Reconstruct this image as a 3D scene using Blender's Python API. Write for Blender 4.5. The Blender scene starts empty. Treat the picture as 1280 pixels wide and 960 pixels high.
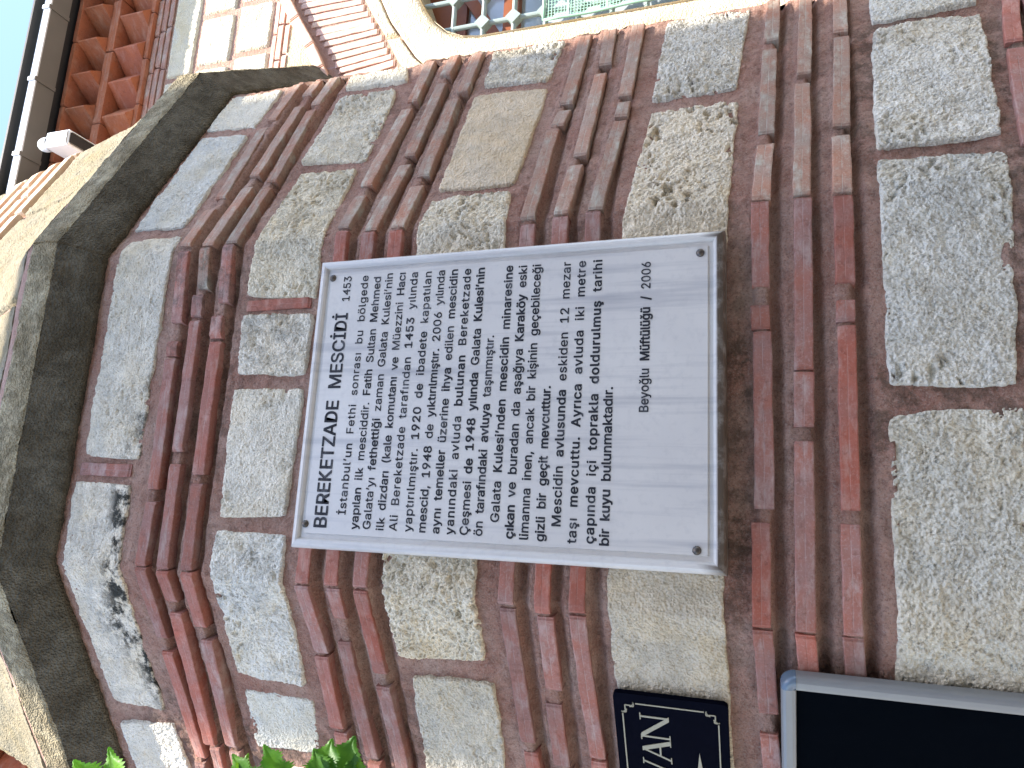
import bpy, bmesh, math, random
import numpy as np
from mathutils import Vector, Matrix, Quaternion

random.seed(7)
SC = bpy.context.scene
COL = SC.collection
RAD = math.radians
ZO = 2.2                                   # height of the plaque centre above the paving

# ------------------------------------------------------------------ camera, sky, sun, exposure
cam_d = bpy.data.cameras.new('camera')
cam = bpy.data.objects.new('camera', cam_d)
COL.objects.link(cam)
R0 = Vector((0.97796, -0.20821, -0.01586))   # right of the wall (the phone was held turned)
R1 = Vector((0.05344, 0.32297, -0.94490))    # down
R2 = Vector((0.20186, 0.92322, 0.32698))     # into the wall
m = Matrix((R1, R0, -R2)).transposed().to_4x4()
m.translation = Vector((-0.30062, -1.54712, -0.56900 + ZO))
cam.matrix_world = m
cam_d.sensor_fit = 'HORIZONTAL'
cam_d.sensor_width = 36.0
cam_d.lens = 36.0 * 930 / 1280
cam_d.clip_start = 0.02
cam_d.clip_end = 2000
SC.camera = cam

SUN_AZ, SUN_EL = RAD(22), RAD(61)            # to the right of the wall's normal, above the street
sun_dir = Vector((math.sin(SUN_AZ) * math.cos(SUN_EL), -math.cos(SUN_AZ) * math.cos(SUN_EL), math.sin(SUN_EL)))
world = bpy.data.worlds.new('World')
SC.world = world
world.use_nodes = True
wn = world.node_tree
wn.nodes.clear()
sky = wn.nodes.new('ShaderNodeTexSky')
sky.sky_type = 'NISHITA'
sky.sun_disc = False
sky.sun_elevation = SUN_EL
sky.sun_rotation = math.atan2(sun_dir.x, sun_dir.y)
sky.air_density = 0.8
sky.dust_density = 0.8
sky.ozone_density = 1.0
bg = wn.nodes.new('ShaderNodeBackground')
bg.inputs['Strength'].default_value = 0.15
wo = wn.nodes.new('ShaderNodeOutputWorld')
wn.links.new(sky.outputs[0], bg.inputs[0])
wn.links.new(bg.outputs[0], wo.inputs[0])
sun_d = bpy.data.lights.new('sun', 'SUN')
sun_d.energy = 3.6
sun_d.angle = RAD(0.5)
sun_d.color = (1.0, 0.94, 0.85)
sun = bpy.data.objects.new('sun', sun_d)
COL.objects.link(sun)
sun.location = sun_dir * 30
sun.rotation_euler = sun_dir.to_track_quat('Z', 'Y').to_euler()
SC.view_settings.view_transform = 'Standard'
SC.view_settings.look = 'None'
SC.view_settings.gamma = 1.0
SC.view_settings.use_curve_mapping = False
SC.view_settings.exposure = 2.2

# ------------------------------------------------------------------ object helpers
def thing(name, label, cat, loc=(0, 0, 0), group=None):
    o = bpy.data.objects.new(name, None)
    COL.objects.link(o)
    o.location = loc
    o.empty_display_size = 0.1
    o['label'] = label
    o['category'] = cat
    if group:
        o['group'] = group
    return o

def root_loc(o):
    v = Vector((0, 0, 0))
    while o is not None:
        v += o.location
        o = o.parent
    return v

def obj(name, me, mat, parent=None, label=None, smooth=False):
    """link mesh data given in world coordinates as a child of parent"""
    if mat is not None:
        me.materials.append(mat)
    if smooth:
        me.polygons.foreach_set('use_smooth', np.ones(len(me.polygons), dtype=bool))
    if parent is not None:
        me.transform(Matrix.Translation(-root_loc(parent)))
    o = bpy.data.objects.new(name, me)
    COL.objects.link(o)
    o.parent = parent
    if label:
        o['label'] = label
    return o

class MB:
    """collects numpy vertex/quad chunks into one mesh"""
    def __init__(s):
        s.v, s.f, s.a, s.n = [], [], [], 0
    def add(s, v, f, attr=None):
        v = np.asarray(v, dtype=float).reshape(-1, 3)
        s.v.append(v)
        s.f.extend([tuple(i + s.n for i in q) for q in f])
        s.a.append(np.tile(np.array(attr if attr is not None else (1, 1, 1, 0), dtype=float), (len(v), 1)))
        s.n += len(v)
    def grid(s, P, attr=None, flip=False):
        """P: (nu, nv, 3)"""
        nu, nv = P.shape[:2]
        i = np.arange(nu * nv).reshape(nu, nv) + s.n
        q = np.stack([i[:-1, :-1], i[1:, :-1], i[1:, 1:], i[:-1, 1:]], -1).reshape(-1, 4)
        if flip:
            q = q[:, ::-1]
        s.v.append(P.reshape(-1, 3))
        s.f.extend(map(tuple, q.tolist()))
        a = np.array(attr if attr is not None else (1, 1, 1, 0), dtype=float)
        if a.ndim == 1:
            a = np.tile(a, (nu * nv, 1))
        s.a.append(a.reshape(-1, 4))
        s.n += nu * nv
    def box(s, x0, x1, y0, y1, z0, z1, attr=None):
        v = [(x, y, z) for x in (x0, x1) for y in (y0, y1) for z in (z0, z1)]
        s.add(v, [(0, 1, 3, 2), (4, 6, 7, 5), (0, 4, 5, 1), (2, 3, 7, 6), (0, 2, 6, 4), (1, 5, 7, 3)], attr)
    def obox(s, c, ax, ay, az, attr=None):
        """oriented box: centre and three half axes"""
        c, ax, ay, az = map(np.array, (c, ax, ay, az))
        v = [c + i * ax + j * ay + k * az for i in (-1, 1) for j in (-1, 1) for k in (-1, 1)]
        s.add(v, [(0, 1, 3, 2), (4, 6, 7, 5), (0, 4, 5, 1), (2, 3, 7, 6), (0, 2, 6, 4), (1, 5, 7, 3)], attr)
    def tube(s, pts, r, n=10, cap=True, attr=None):
        pts = [Vector(p) for p in pts]
        rs = r if isinstance(r, (list, tuple)) else [r] * len(pts)
        rings = []
        for i, p in enumerate(pts):
            d = (pts[min(i + 1, len(pts) - 1)] - pts[max(i - 1, 0)]).normalized()
            u = d.orthogonal().normalized() if i == 0 else (u - d * u.dot(d)).normalized()
            w = d.cross(u)
            rings.append([p + (u * math.cos(2 * math.pi * k / n) + w * math.sin(2 * math.pi * k / n)) * rs[i] for k in range(n)])
        v = [q for rg in rings for q in rg]
        f = [(i * n + k, i * n + (k + 1) % n, (i + 1) * n + (k + 1) % n, (i + 1) * n + k) for i in range(len(pts) - 1) for k in range(n)]
        if cap:
            f.append(tuple(range(n - 1, -1, -1)))
            f.append(tuple(range((len(pts) - 1) * n, len(pts) * n)))
        s.add(v, f, attr)
    def mesh(s, name):
        me = bpy.data.meshes.new(name)
        V = np.concatenate(s.v)
        me.from_pydata(V.tolist(), [], s.f)
        A = me.attributes.new('tint', 'FLOAT_COLOR', 'POINT')
        A.data.foreach_set('color', np.concatenate(s.a).astype(np.float32).ravel())
        me.update()
        return me
    def build(s, name, mat, parent=None, label=None, smooth=False):
        return obj(name, s.mesh(name), mat, parent, label, smooth)

# ------------------------------------------------------------------ numpy noise
def _hash(ix, iy, seed):
    h = (ix.astype(np.int64) * 374761393 + iy.astype(np.int64) * 668265263 + seed * 1442695041) & 0x7fffffff
    h = ((h ^ (h >> 13)) * 1274126177) & 0x7fffffff
    h = ((h ^ (h >> 16)) * 2246822519) & 0x7fffffff
    return ((h >> 8) & 0xffff) / 65535.0

def vnoise(x, y, seed=0):
    ix, iy = np.floor(x), np.floor(y)
    fx, fy = x - ix, y - iy
    fx, fy = fx * fx * fx * (fx * (fx * 6 - 15) + 10), fy * fy * fy * (fy * (fy * 6 - 15) + 10)
    a, b = _hash(ix, iy, seed), _hash(ix + 1, iy, seed)
    c, d = _hash(ix, iy + 1, seed), _hash(ix + 1, iy + 1, seed)
    return ((a * (1 - fx) + b * fx) * (1 - fy) + (c * (1 - fx) + d * fx) * fy) * 2 - 1

def fbm(x, y, seed=0, o=4, g=0.5):
    s, a, t = 0, 1.0, 0
    for i in range(o):
        s = s + a * vnoise(x * 2 ** i + 17.3 * i, y * 2 ** i - 9.1 * i, seed + i)
        t += a
        a *= g
    return s / t

def worley(x, y, seed=0):
    ix, iy = np.floor(x), np.floor(y)
    best = np.full(x.shape, 9.0)
    rnd = np.zeros(x.shape)
    for dx in (-1, 0, 1):
        for dy in (-1, 0, 1):
            cx, cy = ix + dx, iy + dy
            px, py = cx + _hash(cx, cy, seed), cy + _hash(cx, cy, seed + 77)
            d = np.hypot(px - x, py - y)
            k = d < best
            best = np.where(k, d, best)
            rnd = np.where(k, _hash(cx, cy, seed + 154), rnd)
    return best, rnd

def sstep(a, b, x):
    t = np.clip((x - a) / (b - a), 0, 1)
    return t * t * (3 - 2 * t)

# ------------------------------------------------------------------ materials
class NT:
    def __init__(s, name):
        s.m = bpy.data.materials.new(name)
        s.m.use_nodes = True
        s.t = s.m.node_tree
        s.t.nodes.clear()
        s.out = s.n('ShaderNodeOutputMaterial')
        s.b = s.n('ShaderNodeBsdfPrincipled')
        s.l(s.b.outputs[0], s.out.inputs[0])
    def n(s, t, **k):
        o = s.t.nodes.new(t)
        for a, v in k.items():
            setattr(o, a, v)
        return o
    def l(s, a, b):
        s.t.links.new(a, b)
    def coords(s, scale=(1, 1, 1)):
        tc = s.n('ShaderNodeTexCoord')
        mp = s.n('ShaderNodeMapping')
        mp.inputs['Scale'].default_value = scale
        s.l(tc.outputs['Object'], mp.inputs[0])
        return mp.outputs[0]
    def noise(s, co, scale, detail=4, rough=0.55, dist=0.0):
        o = s.n('ShaderNodeTexNoise')
        o.inputs['Scale'].default_value = scale
        o.inputs['Detail'].default_value = detail
        o.inputs['Roughness'].default_value = rough
        o.inputs['Distortion'].default_value = dist
        s.l(co, o.inputs['Vector'])
        return o.outputs['Fac']
    def ramp(s, fac, stops):
        o = s.n('ShaderNodeValToRGB')
        e = o.color_ramp.elements
        e[0].position, e[1].position = stops[0][0], stops[-1][0]
        for p, c in stops[1:-1]:
            e.new(p)
        for el, (p, c) in zip(e, stops):
            el.color = (*c, 1) if not isinstance(c, (int, float)) else (c, c, c, 1)
        s.l(fac, o.inputs[0])
        return o.outputs[0]
    def mix(s, fac, a, b, mode='MIX'):
        o = s.n('ShaderNodeMix', data_type='RGBA', blend_type=mode)
        for sock, v in ((o.inputs[0], fac), (o.inputs[6], a), (o.inputs[7], b)):
            if isinstance(v, bpy.types.NodeSocket):
                s.l(v, sock)
            elif isinstance(v, (int, float)):
                sock.default_value = v if sock.type == 'VALUE' else (v, v, v, 1)
            else:
                sock.default_value = (*v, 1)
        return o.outputs[2]
    def math(s, op, a, b=0.0):
        o = s.n('ShaderNodeMath', operation=op)
        for sock, v in ((o.inputs[0], a), (o.inputs[1], b)):
            if isinstance(v, bpy.types.NodeSocket):
                s.l(v, sock)
            else:
                sock.default_value = v
        return o.outputs[0]
    def attr(s, name='tint'):
        o = s.n('ShaderNodeAttribute', attribute_name=name)
        return o
    def bump(s, h, strength=0.5, dist=0.002, prev=None):
        o = s.n('ShaderNodeBump')
        o.inputs['Strength'].default_value = strength
        o.inputs['Distance'].default_value = dist
        s.l(h, o.inputs['Height'])
        if prev is not None:
            s.l(prev, o.inputs['Normal'])
        return o.outputs[0]
    def fin(s, col, rough=0.8, normal=None, metal=0.0, spec=0.3):
        for sock, v in ((s.b.inputs['Base Color'], col), (s.b.inputs['Roughness'], rough)):
            if isinstance(v, bpy.types.NodeSocket):
                s.l(v, sock)
            elif isinstance(v, (int, float)):
                sock.default_value = v
            else:
                sock.default_value = (*v, 1)
        s.b.inputs['Metallic'].default_value = metal
        s.b.inputs['Specular IOR Level'].default_value = spec
        if normal is not None:
            s.l(normal, s.b.inputs['Normal'])
        return s.m

def mat_plain(name, col, rough=0.5, metal=0.0, spec=0.4, var=0.12, scale=9, bump=0.0):
    t = NT(name)
    co = t.coords()
    n = t.noise(co, scale, 5, 0.6)
    c = t.mix(n, tuple(x * (1 - var) for x in col), tuple(min(1, x * (1 + var)) for x in col))
    n2 = t.noise(co, scale * 9, 3)
    r = t.math('ADD', t.math('MULTIPLY', n2, 0.25), max(rough - 0.12, 0.02))
    nm = t.bump(n2, bump, 0.001) if bump else None
    return t.fin(c, r, nm, metal, spec)

def mat_stone(name='limestone', light=(0.77, 0.705, 0.58), warm=(0.70, 0.61, 0.455), grey=(0.64, 0.60, 0.51), lichen=(0.045, 0.045, 0.038), fine=1.0, bump=0.0038):
    t = NT(name)
    co = t.coords()
    a = t.attr()
    big = t.noise(co, 5.5, 5, 0.6)
    mid = t.noise(co, 34, 5, 0.65)
    c = t.mix(t.ramp(big, [(0.40, 0.0), (0.62, 1.0)]), light, warm)
    c = t.mix(t.ramp(t.noise(co, 9.0, 4, 0.6, 0.6), [(0.44, 0.0), (0.64, 0.75)]), c, grey)
    c = t.mix(t.ramp(mid, [(0.28, 0.45), (0.44, 0.0)]), c, tuple(x * 0.6 for x in warm))
    gran = t.noise(co, 240, 3, 0.7)
    c = t.mix(t.ramp(gran, [(0.34, 0.30), (0.46, 0.0)]), c, tuple(x * 0.45 for x in grey))
    # lichen and soot stains where the attribute asks for them
    st = t.math('MULTIPLY', a.outputs['Alpha'], t.ramp(t.noise(co, 19, 7, 0.74), [(0.45, 0.0), (0.56, 1.0)]))
    c = t.mix(st, c, lichen)
    c = t.mix(1.0, c, a.outputs['Color'], 'MULTIPLY')
    v = t.n('ShaderNodeTexVoronoi')
    v.inputs['Scale'].default_value = 175 * fine
    t.l(co, v.inputs['Vector'])
    h = t.math('ADD', t.math('MULTIPLY', t.noise(co, 95 * fine, 2, 0.6), 0.7), t.math('MULTIPLY', v.outputs['Distance'], 0.9))
    nm = t.bump(h, 1.0, bump)
    return t.fin(c, 0.92, nm, 0, 0.15)

def mat_mortar(name='mortar', base=(0.45, 0.232, 0.165), pale=(0.56, 0.370, 0.280), dark=(0.23, 0.120, 0.088)):
    t = NT(name)
    co = t.coords()
    a = t.attr()
    c = t.mix(t.ramp(t.noise(co, 7, 5, 0.6), [(0.38, 0.0), (0.66, 1.0)]), base, pale)
    c = t.mix(t.ramp(t.noise(co, 46, 4, 0.6), [(0.33, 0.55), (0.5, 0.0)]), c, dark)
    c = t.mix(t.ramp(t.noise(co, 260, 3, 0.75), [(0.50, 0.0), (0.66, 0.75)]), c, (0.52, 0.40, 0.33))
    c = t.mix(t.ramp(t.noise(co, 190, 3, 0.75), [(0.34, 0.7), (0.48, 0.0)]), c, dark)
    st = t.math('MULTIPLY', a.outputs['Alpha'], t.ramp(t.noise(co, 22, 6, 0.72), [(0.44, 0.0), (0.57, 1.0)]))
    c = t.mix(st, c, (0.045, 0.045, 0.030))
    c = t.mix(1.0, c, a.outputs['Color'], 'MULTIPLY')
    h = t.math('ADD', t.noise(co, 210, 4, 0.75), t.math('MULTIPLY', t.noise(co, 70, 3), 0.8))
    return t.fin(c, 0.95, t.bump(h, 1.0, 0.011), 0, 0.1)

def mat_brick(name='old_brick', a_=(0.345, 0.135, 0.094), b_=(0.305, 0.170, 0.142), smear=(0.44, 0.345, 0.305)):
    t = NT(name)
    co = t.coords()
    a = t.attr()
    uv = t.n('ShaderNodeUVMap')
    uv.uv_map = 'UVMap'
    sep = t.n('ShaderNodeSeparateXYZ')
    t.l(uv.outputs[0], sep.inputs[0])
    c = t.mix(t.ramp(t.noise(co, 11, 4, 0.6), [(0.36, 0.0), (0.62, 1.0)]), a_, b_)
    c = t.mix(t.ramp(t.noise(t.coords((9, 9, 26)), 1.6, 5, 0.65), [(0.50, 0.0), (0.70, 0.75)]), c, smear)
    c = t.mix(t.ramp(t.noise(co, 75, 4, 0.65), [(0.30, 0.5), (0.45, 0.0)]), c, tuple(x * 0.45 for x in a_))
    # fine scribed line along the middle of the face
    d = t.math('ABSOLUTE', t.math('SUBTRACT', sep.outputs['Y'], 0.5))
    line = t.math('MULTIPLY', t.math('LESS_THAN', d, 0.022), t.ramp(t.noise(co, 24, 2), [(0.42, 0.0), (0.5, 1.0)]))
    c = t.mix(t.math('MULTIPLY', line, 0.45), c, (0.42, 0.33, 0.30))
    st = t.math('MULTIPLY', a.outputs['Alpha'], t.ramp(t.noise(co, 30, 5, 0.7), [(0.45, 0.0), (0.62, 1.0)]))
    c = t.mix(st, c, (0.05, 0.048, 0.038))
    c = t.mix(t.ramp(t.noise(co, 210, 3, .7), [(.52, 0.0), (.68, .35)]), c, smear)
    c = t.mix(1.0, c, a.outputs['Color'], 'MULTIPLY')
    h = t.math('ADD', t.noise(co, 130, 4, 0.7), t.math('MULTIPLY', line, -0.6))
    return t.fin(c, 0.82, t.bump(h, 0.4, 0.0025), 0, 0.25)

M_STONE = mat_stone()
M_MORTAR = mat_mortar()
M_BRICK = mat_brick()
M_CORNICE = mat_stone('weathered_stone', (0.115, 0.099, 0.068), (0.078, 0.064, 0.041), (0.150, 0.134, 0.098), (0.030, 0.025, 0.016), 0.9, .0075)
M_DRUM = mat_stone('lichen_stone', (0.27, 0.225, 0.150), (0.23, 0.185, 0.105), (0.24, 0.21, 0.15), (0.10, 0.10, 0.07), 0.8)
M_MSTONE = mat_stone('dressed_limestone', (0.62, 0.56, 0.43), (0.56, 0.48, 0.32), (0.55, 0.52, 0.44), (0.12, 0.11, 0.08), 0.7)
M_MMORTAR = mat_mortar('pink_mortar', (0.52, 0.31, 0.235), (0.58, 0.38, 0.30), (0.40, 0.22, 0.165))
M_MBRICK = mat_brick('pale_brick', (0.56, 0.34, 0.255), (0.58, 0.40, 0.32), (0.62, 0.49, 0.40))
M_TERRA = mat_brick('terracotta', (0.38, 0.125, 0.056), (0.31, 0.108, 0.058), (0.40, 0.21, 0.14))

# ------------------------------------------------------------------ the minaret: plan polygon unrolled into (S, z, d)
A_R, A_L, A_RR, A_LL = RAD(27), RAD(31), RAD(54), RAD(62)
c0, c1 = np.array((-0.435, 0.0)), np.array((0.44, 0.0))
l0 = c0 + 0.875 * np.array((-math.cos(A_L), math.sin(A_L)))
r1 = c1 + 0.875 * np.array((math.cos(A_R), math.sin(A_R)))
ll0 = l0 + 0.66 * np.array((-math.cos(A_LL), math.sin(A_LL)))
rr1 = r1 + 0.79 * np.array((math.cos(A_RR), math.sin(A_RR)))
VP = np.array([ll0, l0, c0, c1, r1, rr1])
SB = np.array([-1.31 - 0.66, -1.31, -0.435, 0.44, 1.315, 1.315 + 0.79])
_seg = VP[1:] - VP[:-1]
_seg /= np.linalg.norm(_seg, axis=1)[:, None]
_nrm = np.stack([_seg[:, 1], -_seg[:, 0]], 1)
MIT = [_nrm[0]]
for i in range(len(_nrm) - 1):
    b = _nrm[i] + _nrm[i + 1]
    MIT.append(b / (b @ _nrm[i]))
MIT.append(_nrm[-1])
MIT = np.array(MIT)
PROF_Z = np.array([-9.0, 1.253, 1.60, 1.75, 2.55, 3.2])
PROF_D = np.array([0.0, 0.0, 0.0, -0.055, -0.23, -0.37])

def pos(S, z, d):
    S, z, d = np.broadcast_arrays(np.asarray(S, float), np.asarray(z, float), np.asarray(d, float))
    i = np.clip(np.searchsorted(SB, S) - 1, 0, len(SB) - 2)
    t = ((S - SB[i]) / (SB[i + 1] - SB[i]))[..., None]
    P = VP[i] * (1 - t) + VP[i + 1] * t
    Mv = MIT[i] * (1 - t) + MIT[i + 1] * t
    dd = d + np.interp(z, PROF_Z, PROF_D)
    P = P + Mv * dd[..., None]
    return np.concatenate([P, (z + ZO)[..., None]], -1)

tower = thing('minaret', 'polygonal stone and brick minaret base with pale blocks, red brick bands and dark cornice', 'minaret', (0.0, 0.6, 0.0))

# courses traced as (S, z) quads: top-left, top-right, bottom-right, bottom-left ; last: tint, stain, roughness, pits
ST = {
 'A': [
  ([(-1.276,1.219),(-0.953,1.218),(-0.931,1.014),(-1.228,1.005)], (1,1,1), .10, 1.0, .2),
  ([(-0.889,1.221),(-0.209,1.241),(-0.214,1.037),(-0.895,1.030)], (1.0,.98,.95), .80, 1.0, .2),
  ([(-0.147,1.217),(0.508,1.219),(0.508,1.018),(-0.156,1.021)], (.98,.97,.94), .55, 1.0, .25),
  ([(0.549,1.230),(1.042,1.243),(1.015,1.036),(0.538,1.035)], (.92,.95,.98), .12, 1.0, .1),
  ([(1.078,1.256),(1.299,1.257),(1.297,1.026),(1.062,1.036)], (1.0,.98,.93), .05, 1.0, .1)],
 'B': [
  ([(-1.168,.734),(-1.032,.750),(-1.005,.582),(-1.130,.559)], (1,1,1), .1, 1, .1),
  ([(-0.967,.751),(-0.772,.740),(-0.776,.525),(-0.956,.545)], (.97,1,1), .05, .8, .1),
  ([(-0.732,.742),(-0.321,.748),(-0.320,.531),(-0.740,.531)], (1.0,1.02,1.03), .22, 1.2, .5),
  ([(-0.295,.738),(0.042,.749),(0.038,.528),(-0.287,.542)], (1.03,1.01,.96), .05, .9, .3),
  ([(0.076,.742),(0.243,.750),(0.236,.525),(0.067,.527)], (1.02,1.0,.96), .3, 1.3, .5),
  ([(0.289,.745),(0.752,.728),(0.738,.527),(0.268,.522)], (.98,.94,.84), .2, 1.2, .4),
  ([(0.795,.750),(1.167,.749),(1.163,.536),(0.765,.511)], (.93,.91,.85), .2, 1.2, .5),
  ([(1.207,.752),(1.299,.759),(1.300,.541),(1.199,.511)], (1,.97,.9), .05, 1, .2)],
 'C': [
  ([(-1.060,.241),(-0.659,.237),(-0.651,.019),(-1.013,.030)], (.82,.80,.74), .1, 1, .2),
  ([(-0.617,.256),(-0.277,.276),(-0.267,.044),(-0.603,.032)], (1.0,.95,.84), .15, 1.7, .8),
  ([(0.312,.254),(0.553,.249),(0.553,.023),(0.326,.009)], (1.0,.97,.90), .1, 1.3, .5),
  ([(0.582,.241),(1.040,.245),(1.024,.009),(0.578,.022)], (.90,.80,.68), .12, .7, .0),
  ([(1.088,.229),(1.299,.239),(1.299,.000),(1.061,.020)], (.88,.88,.86), .2, 1.4, .7)],
 'D': [
  ([(-0.904,-.259),(-0.303,-.245),(-0.306,-.480),(-0.855,-.493)], (.84,.80,.72), .15, .7, .2),
  ([(0.307,-.254),(0.824,-.293),(0.830,-.514),(0.290,-.487)], (1.06,1.0,.90), .06, 1.5, 1.5),
  ([(0.874,-.285),(1.299,-.299),(1.299,-.539),(0.876,-.505)], (.88,.88,.86), .1, 1.7, .8)],
 'E': [
  ([(1.099,-.824),(1.299,-.838),(1.299,-1.084),(1.113,-1.066)], (.92,.95,.96), .1, 1.3, .4),
  ([(0.560,-.789),(1.067,-.821),(1.063,-1.067),(0.561,-1.026)], (.96,.98,.98), .12, 1.4, .5),
  ([(0.019,-.780),(0.526,-.786),(0.518,-1.022),(0.016,-1.001)], (.94,.97,.98), .10, 1.4, .6),
  ([(-0.568,-.774),(-0.028,-.781),(-0.015,-1.009),(-0.553,-.993)], (.92,.93,.90), .10, 1.5, .3)],
 'F': [], 'G': [],
}
COURSE_Z = {'A': (1.03, 1.225), 'B': (.535, .742), 'C': (.025, .245), 'D': (-.495, -.262), 'E': (-1.03, -.79), 'F': (-1.55, -1.33), 'G': (-2.04, -1.83)}
# brick rows: (S0, S1, z0, z1)
BR = {
 'a1': [(-1.036,-.679,.944,.95),(-.641,-.425,.951,.957),(-.423,-.259,.958,.953),(-.23,.124,.953,.96),(.129,.172,.958,.961),(.221,.431,.956,.969),(.448,.609,.972,.967),(.661,1.036,.966,.986),(1.076,1.297,.976,.966)],
 'a2': [(-1.175,-.986,.897,.888),(-.977,-.55,.896,.877),(-.519,-.429,.88,.887),(-.426,-.16,.887,.892),(-.129,.227,.89,.895),(.234,.3,.893,.896),(.316,.438,.886,.898),(.443,.701,.892,.882),(.752,1.136,.887,.89),(1.205,1.297,.894,.884)],
 'a3': [(-1.16,-.985,.824,.818),(-.969,-.624,.822,.803),(-.589,-.428,.813,.809),(-.424,-.208,.812,.815),(-.187,.166,.813,.818),(.173,.237,.817,.822),(.273,.44,.809,.82),(.446,.686,.816,.813),(.712,1.097,.808,.827),(1.129,1.297,.826,.816)],
 'b1': [(-.85,-.633,.468,.463),(-.624,-.437,.46,.474),(-.433,-.22,.474,.468),(.12,.452,.461,.466),(.459,.593,.469,.463),(.635,1.01,.463,.452),(1.059,1.302,.454,.458)],
 'b2': [(-.93,-.581,.382,.389),(-.519,-.437,.386,.389),(-.431,-.18,.394,.395),(.2,.438,.387,.385),(.444,.72,.385,.37),(.757,1.137,.369,.373),(1.18,1.304,.377,.371)],
 'b3': [(-1.021,-.698,.298,.308),(-.664,-.437,.31,.318),(-.431,-.2,.318,.318),(.1,.438,.311,.309),(.444,.616,.309,.302),(.649,1.029,.296,.304),(1.06,1.297,.289,.288)],
 'c1': [(-.936,-.832,-.047,-.043),(-.808,-.45,-.039,-.035),(-.442,-.2,-.033,-.032),(.22,.422,-.038,-.039),(.43,.798,-.038,-.041),(.811,.885,-.048,-.058),(.912,1.292,-.058,-.062)],
 'c2': [(-.863,-.688,-.114,-.112),(-.651,-.463,-.116,-.117),(-.458,-.22,-.114,-.113),(.1,.43,-.117,-.119),(.436,.62,-.12,-.13),(.659,1.047,-.132,-.137),(1.092,1.3,-.142,-.136)],
 'c3': [(-.905,-.825,-.2,-.201),(-.819,-.452,-.2,-.188),(-.448,-.21,-.189,-.191),(.2,.436,-.194,-.196),(.442,.798,-.199,-.218),(.809,.879,-.219,-.222),(.907,1.297,-.219,-.221)],
 'd1': [(-.829,-.69,-.565,-.558),(-.643,-.448,-.557,-.55),(-.443,-.246,-.548,-.549),(-.221,.139,-.557,-.556),(.143,.196,-.554,-.552),(.232,.423,-.554,-.556),(.426,.617,-.559,-.569),(.661,1.04,-.57,-.583),(1.076,1.297,-.588,-.597)],
 'd2': [(-.811,-.45,-.652,-.625),(-.447,-.086,-.625,-.631),(-.059,.052,-.632,-.634),(.055,.423,-.634,-.64),(.427,.853,-.639,-.656),(.888,1.297,-.661,-.68)],
 'd3': [(-.793,-.448,-.738,-.706),(-.445,-.242,-.706,-.708),(-.218,.144,-.709,-.715),(.151,.197,-.713,-.715),(.231,.422,-.715,-.717),(.426,.621,-.717,-.726),(.651,1.041,-.729,-.755),(1.069,1.297,-.755,-.766)],
 'e1': [(.52,.881,-1.065,-1.102),(.906,1.119,-1.103,-1.133)],
 'e2': [], 'e3': [], 'f1': [], 'f2': [], 'f3': [],
}
ROW_Z = {'a1': .957, 'a2': .889, 'a3': .815, 'b1': .464, 'b2': .382, 'b3': .306, 'c1': -.042, 'c2': -.118, 'c3': -.200, 'd1': -.560, 'd2': -.638, 'd3': -.717,
         'e1': -1.095, 'e2': -1.17, 'e3': -1.25, 'f1': -1.62, 'f2': -1.69, 'f3': -1.76}
S_MIN, S_MAX = -1.96, 2.09
rng = random.Random(11)

def fill_gaps(spans, lo, hi, gap, lens, minlen):
    spans = sorted(spans)
    res, cur = [], lo
    for a, b in spans + [(hi, hi)]:
        s = cur + gap
        while a - gap - s > minlen:
            L = rng.uniform(*lens)
            e = min(s + L, a - gap)
            if a - gap - e < minlen:
                e = a - gap
            # never end on top of a corner
            for k in SB[1:-1]:
                if abs(e - k) < 0.03:
                    e = k - 0.004
                if s < k < s + 0.05:
                    s = k + 0.004
            if e - s > minlen * 0.6:
                res.append((s, e))
            s = e + gap
        cur = max(cur, b)
    return res

for k, (z0, z1) in COURSE_Z.items():
    spans = [(min(q[0][0], q[3][0]), max(q[1][0], q[2][0])) for q, *_ in ST[k]]
    for a, b in fill_gaps(spans, S_MIN, S_MAX, 0.016, (.32, .62), .12):
        w = rng.uniform(-.008, .008)
        if k == 'D' and a > -.32 and b < .33: z0_ = z0 + .05
        else: z0_ = z0
        ST[k].append(([(a, z1 + w), (b, z1 - w), (b, z0_ + w), (a, z0_ - w)], (.95, .95, .92), .1, 1.1, .3))
for k, z in ROW_Z.items():
    for a, b in fill_gaps([(q[0], q[1]) for q in BR[k]], S_MIN, S_MAX, 0.014, (.24, .36), .07):
        zz = z
        if k[0] == 'd' and a > .44: zz = z - .03
        BR[k].append((a, b, zz, zz))

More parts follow.
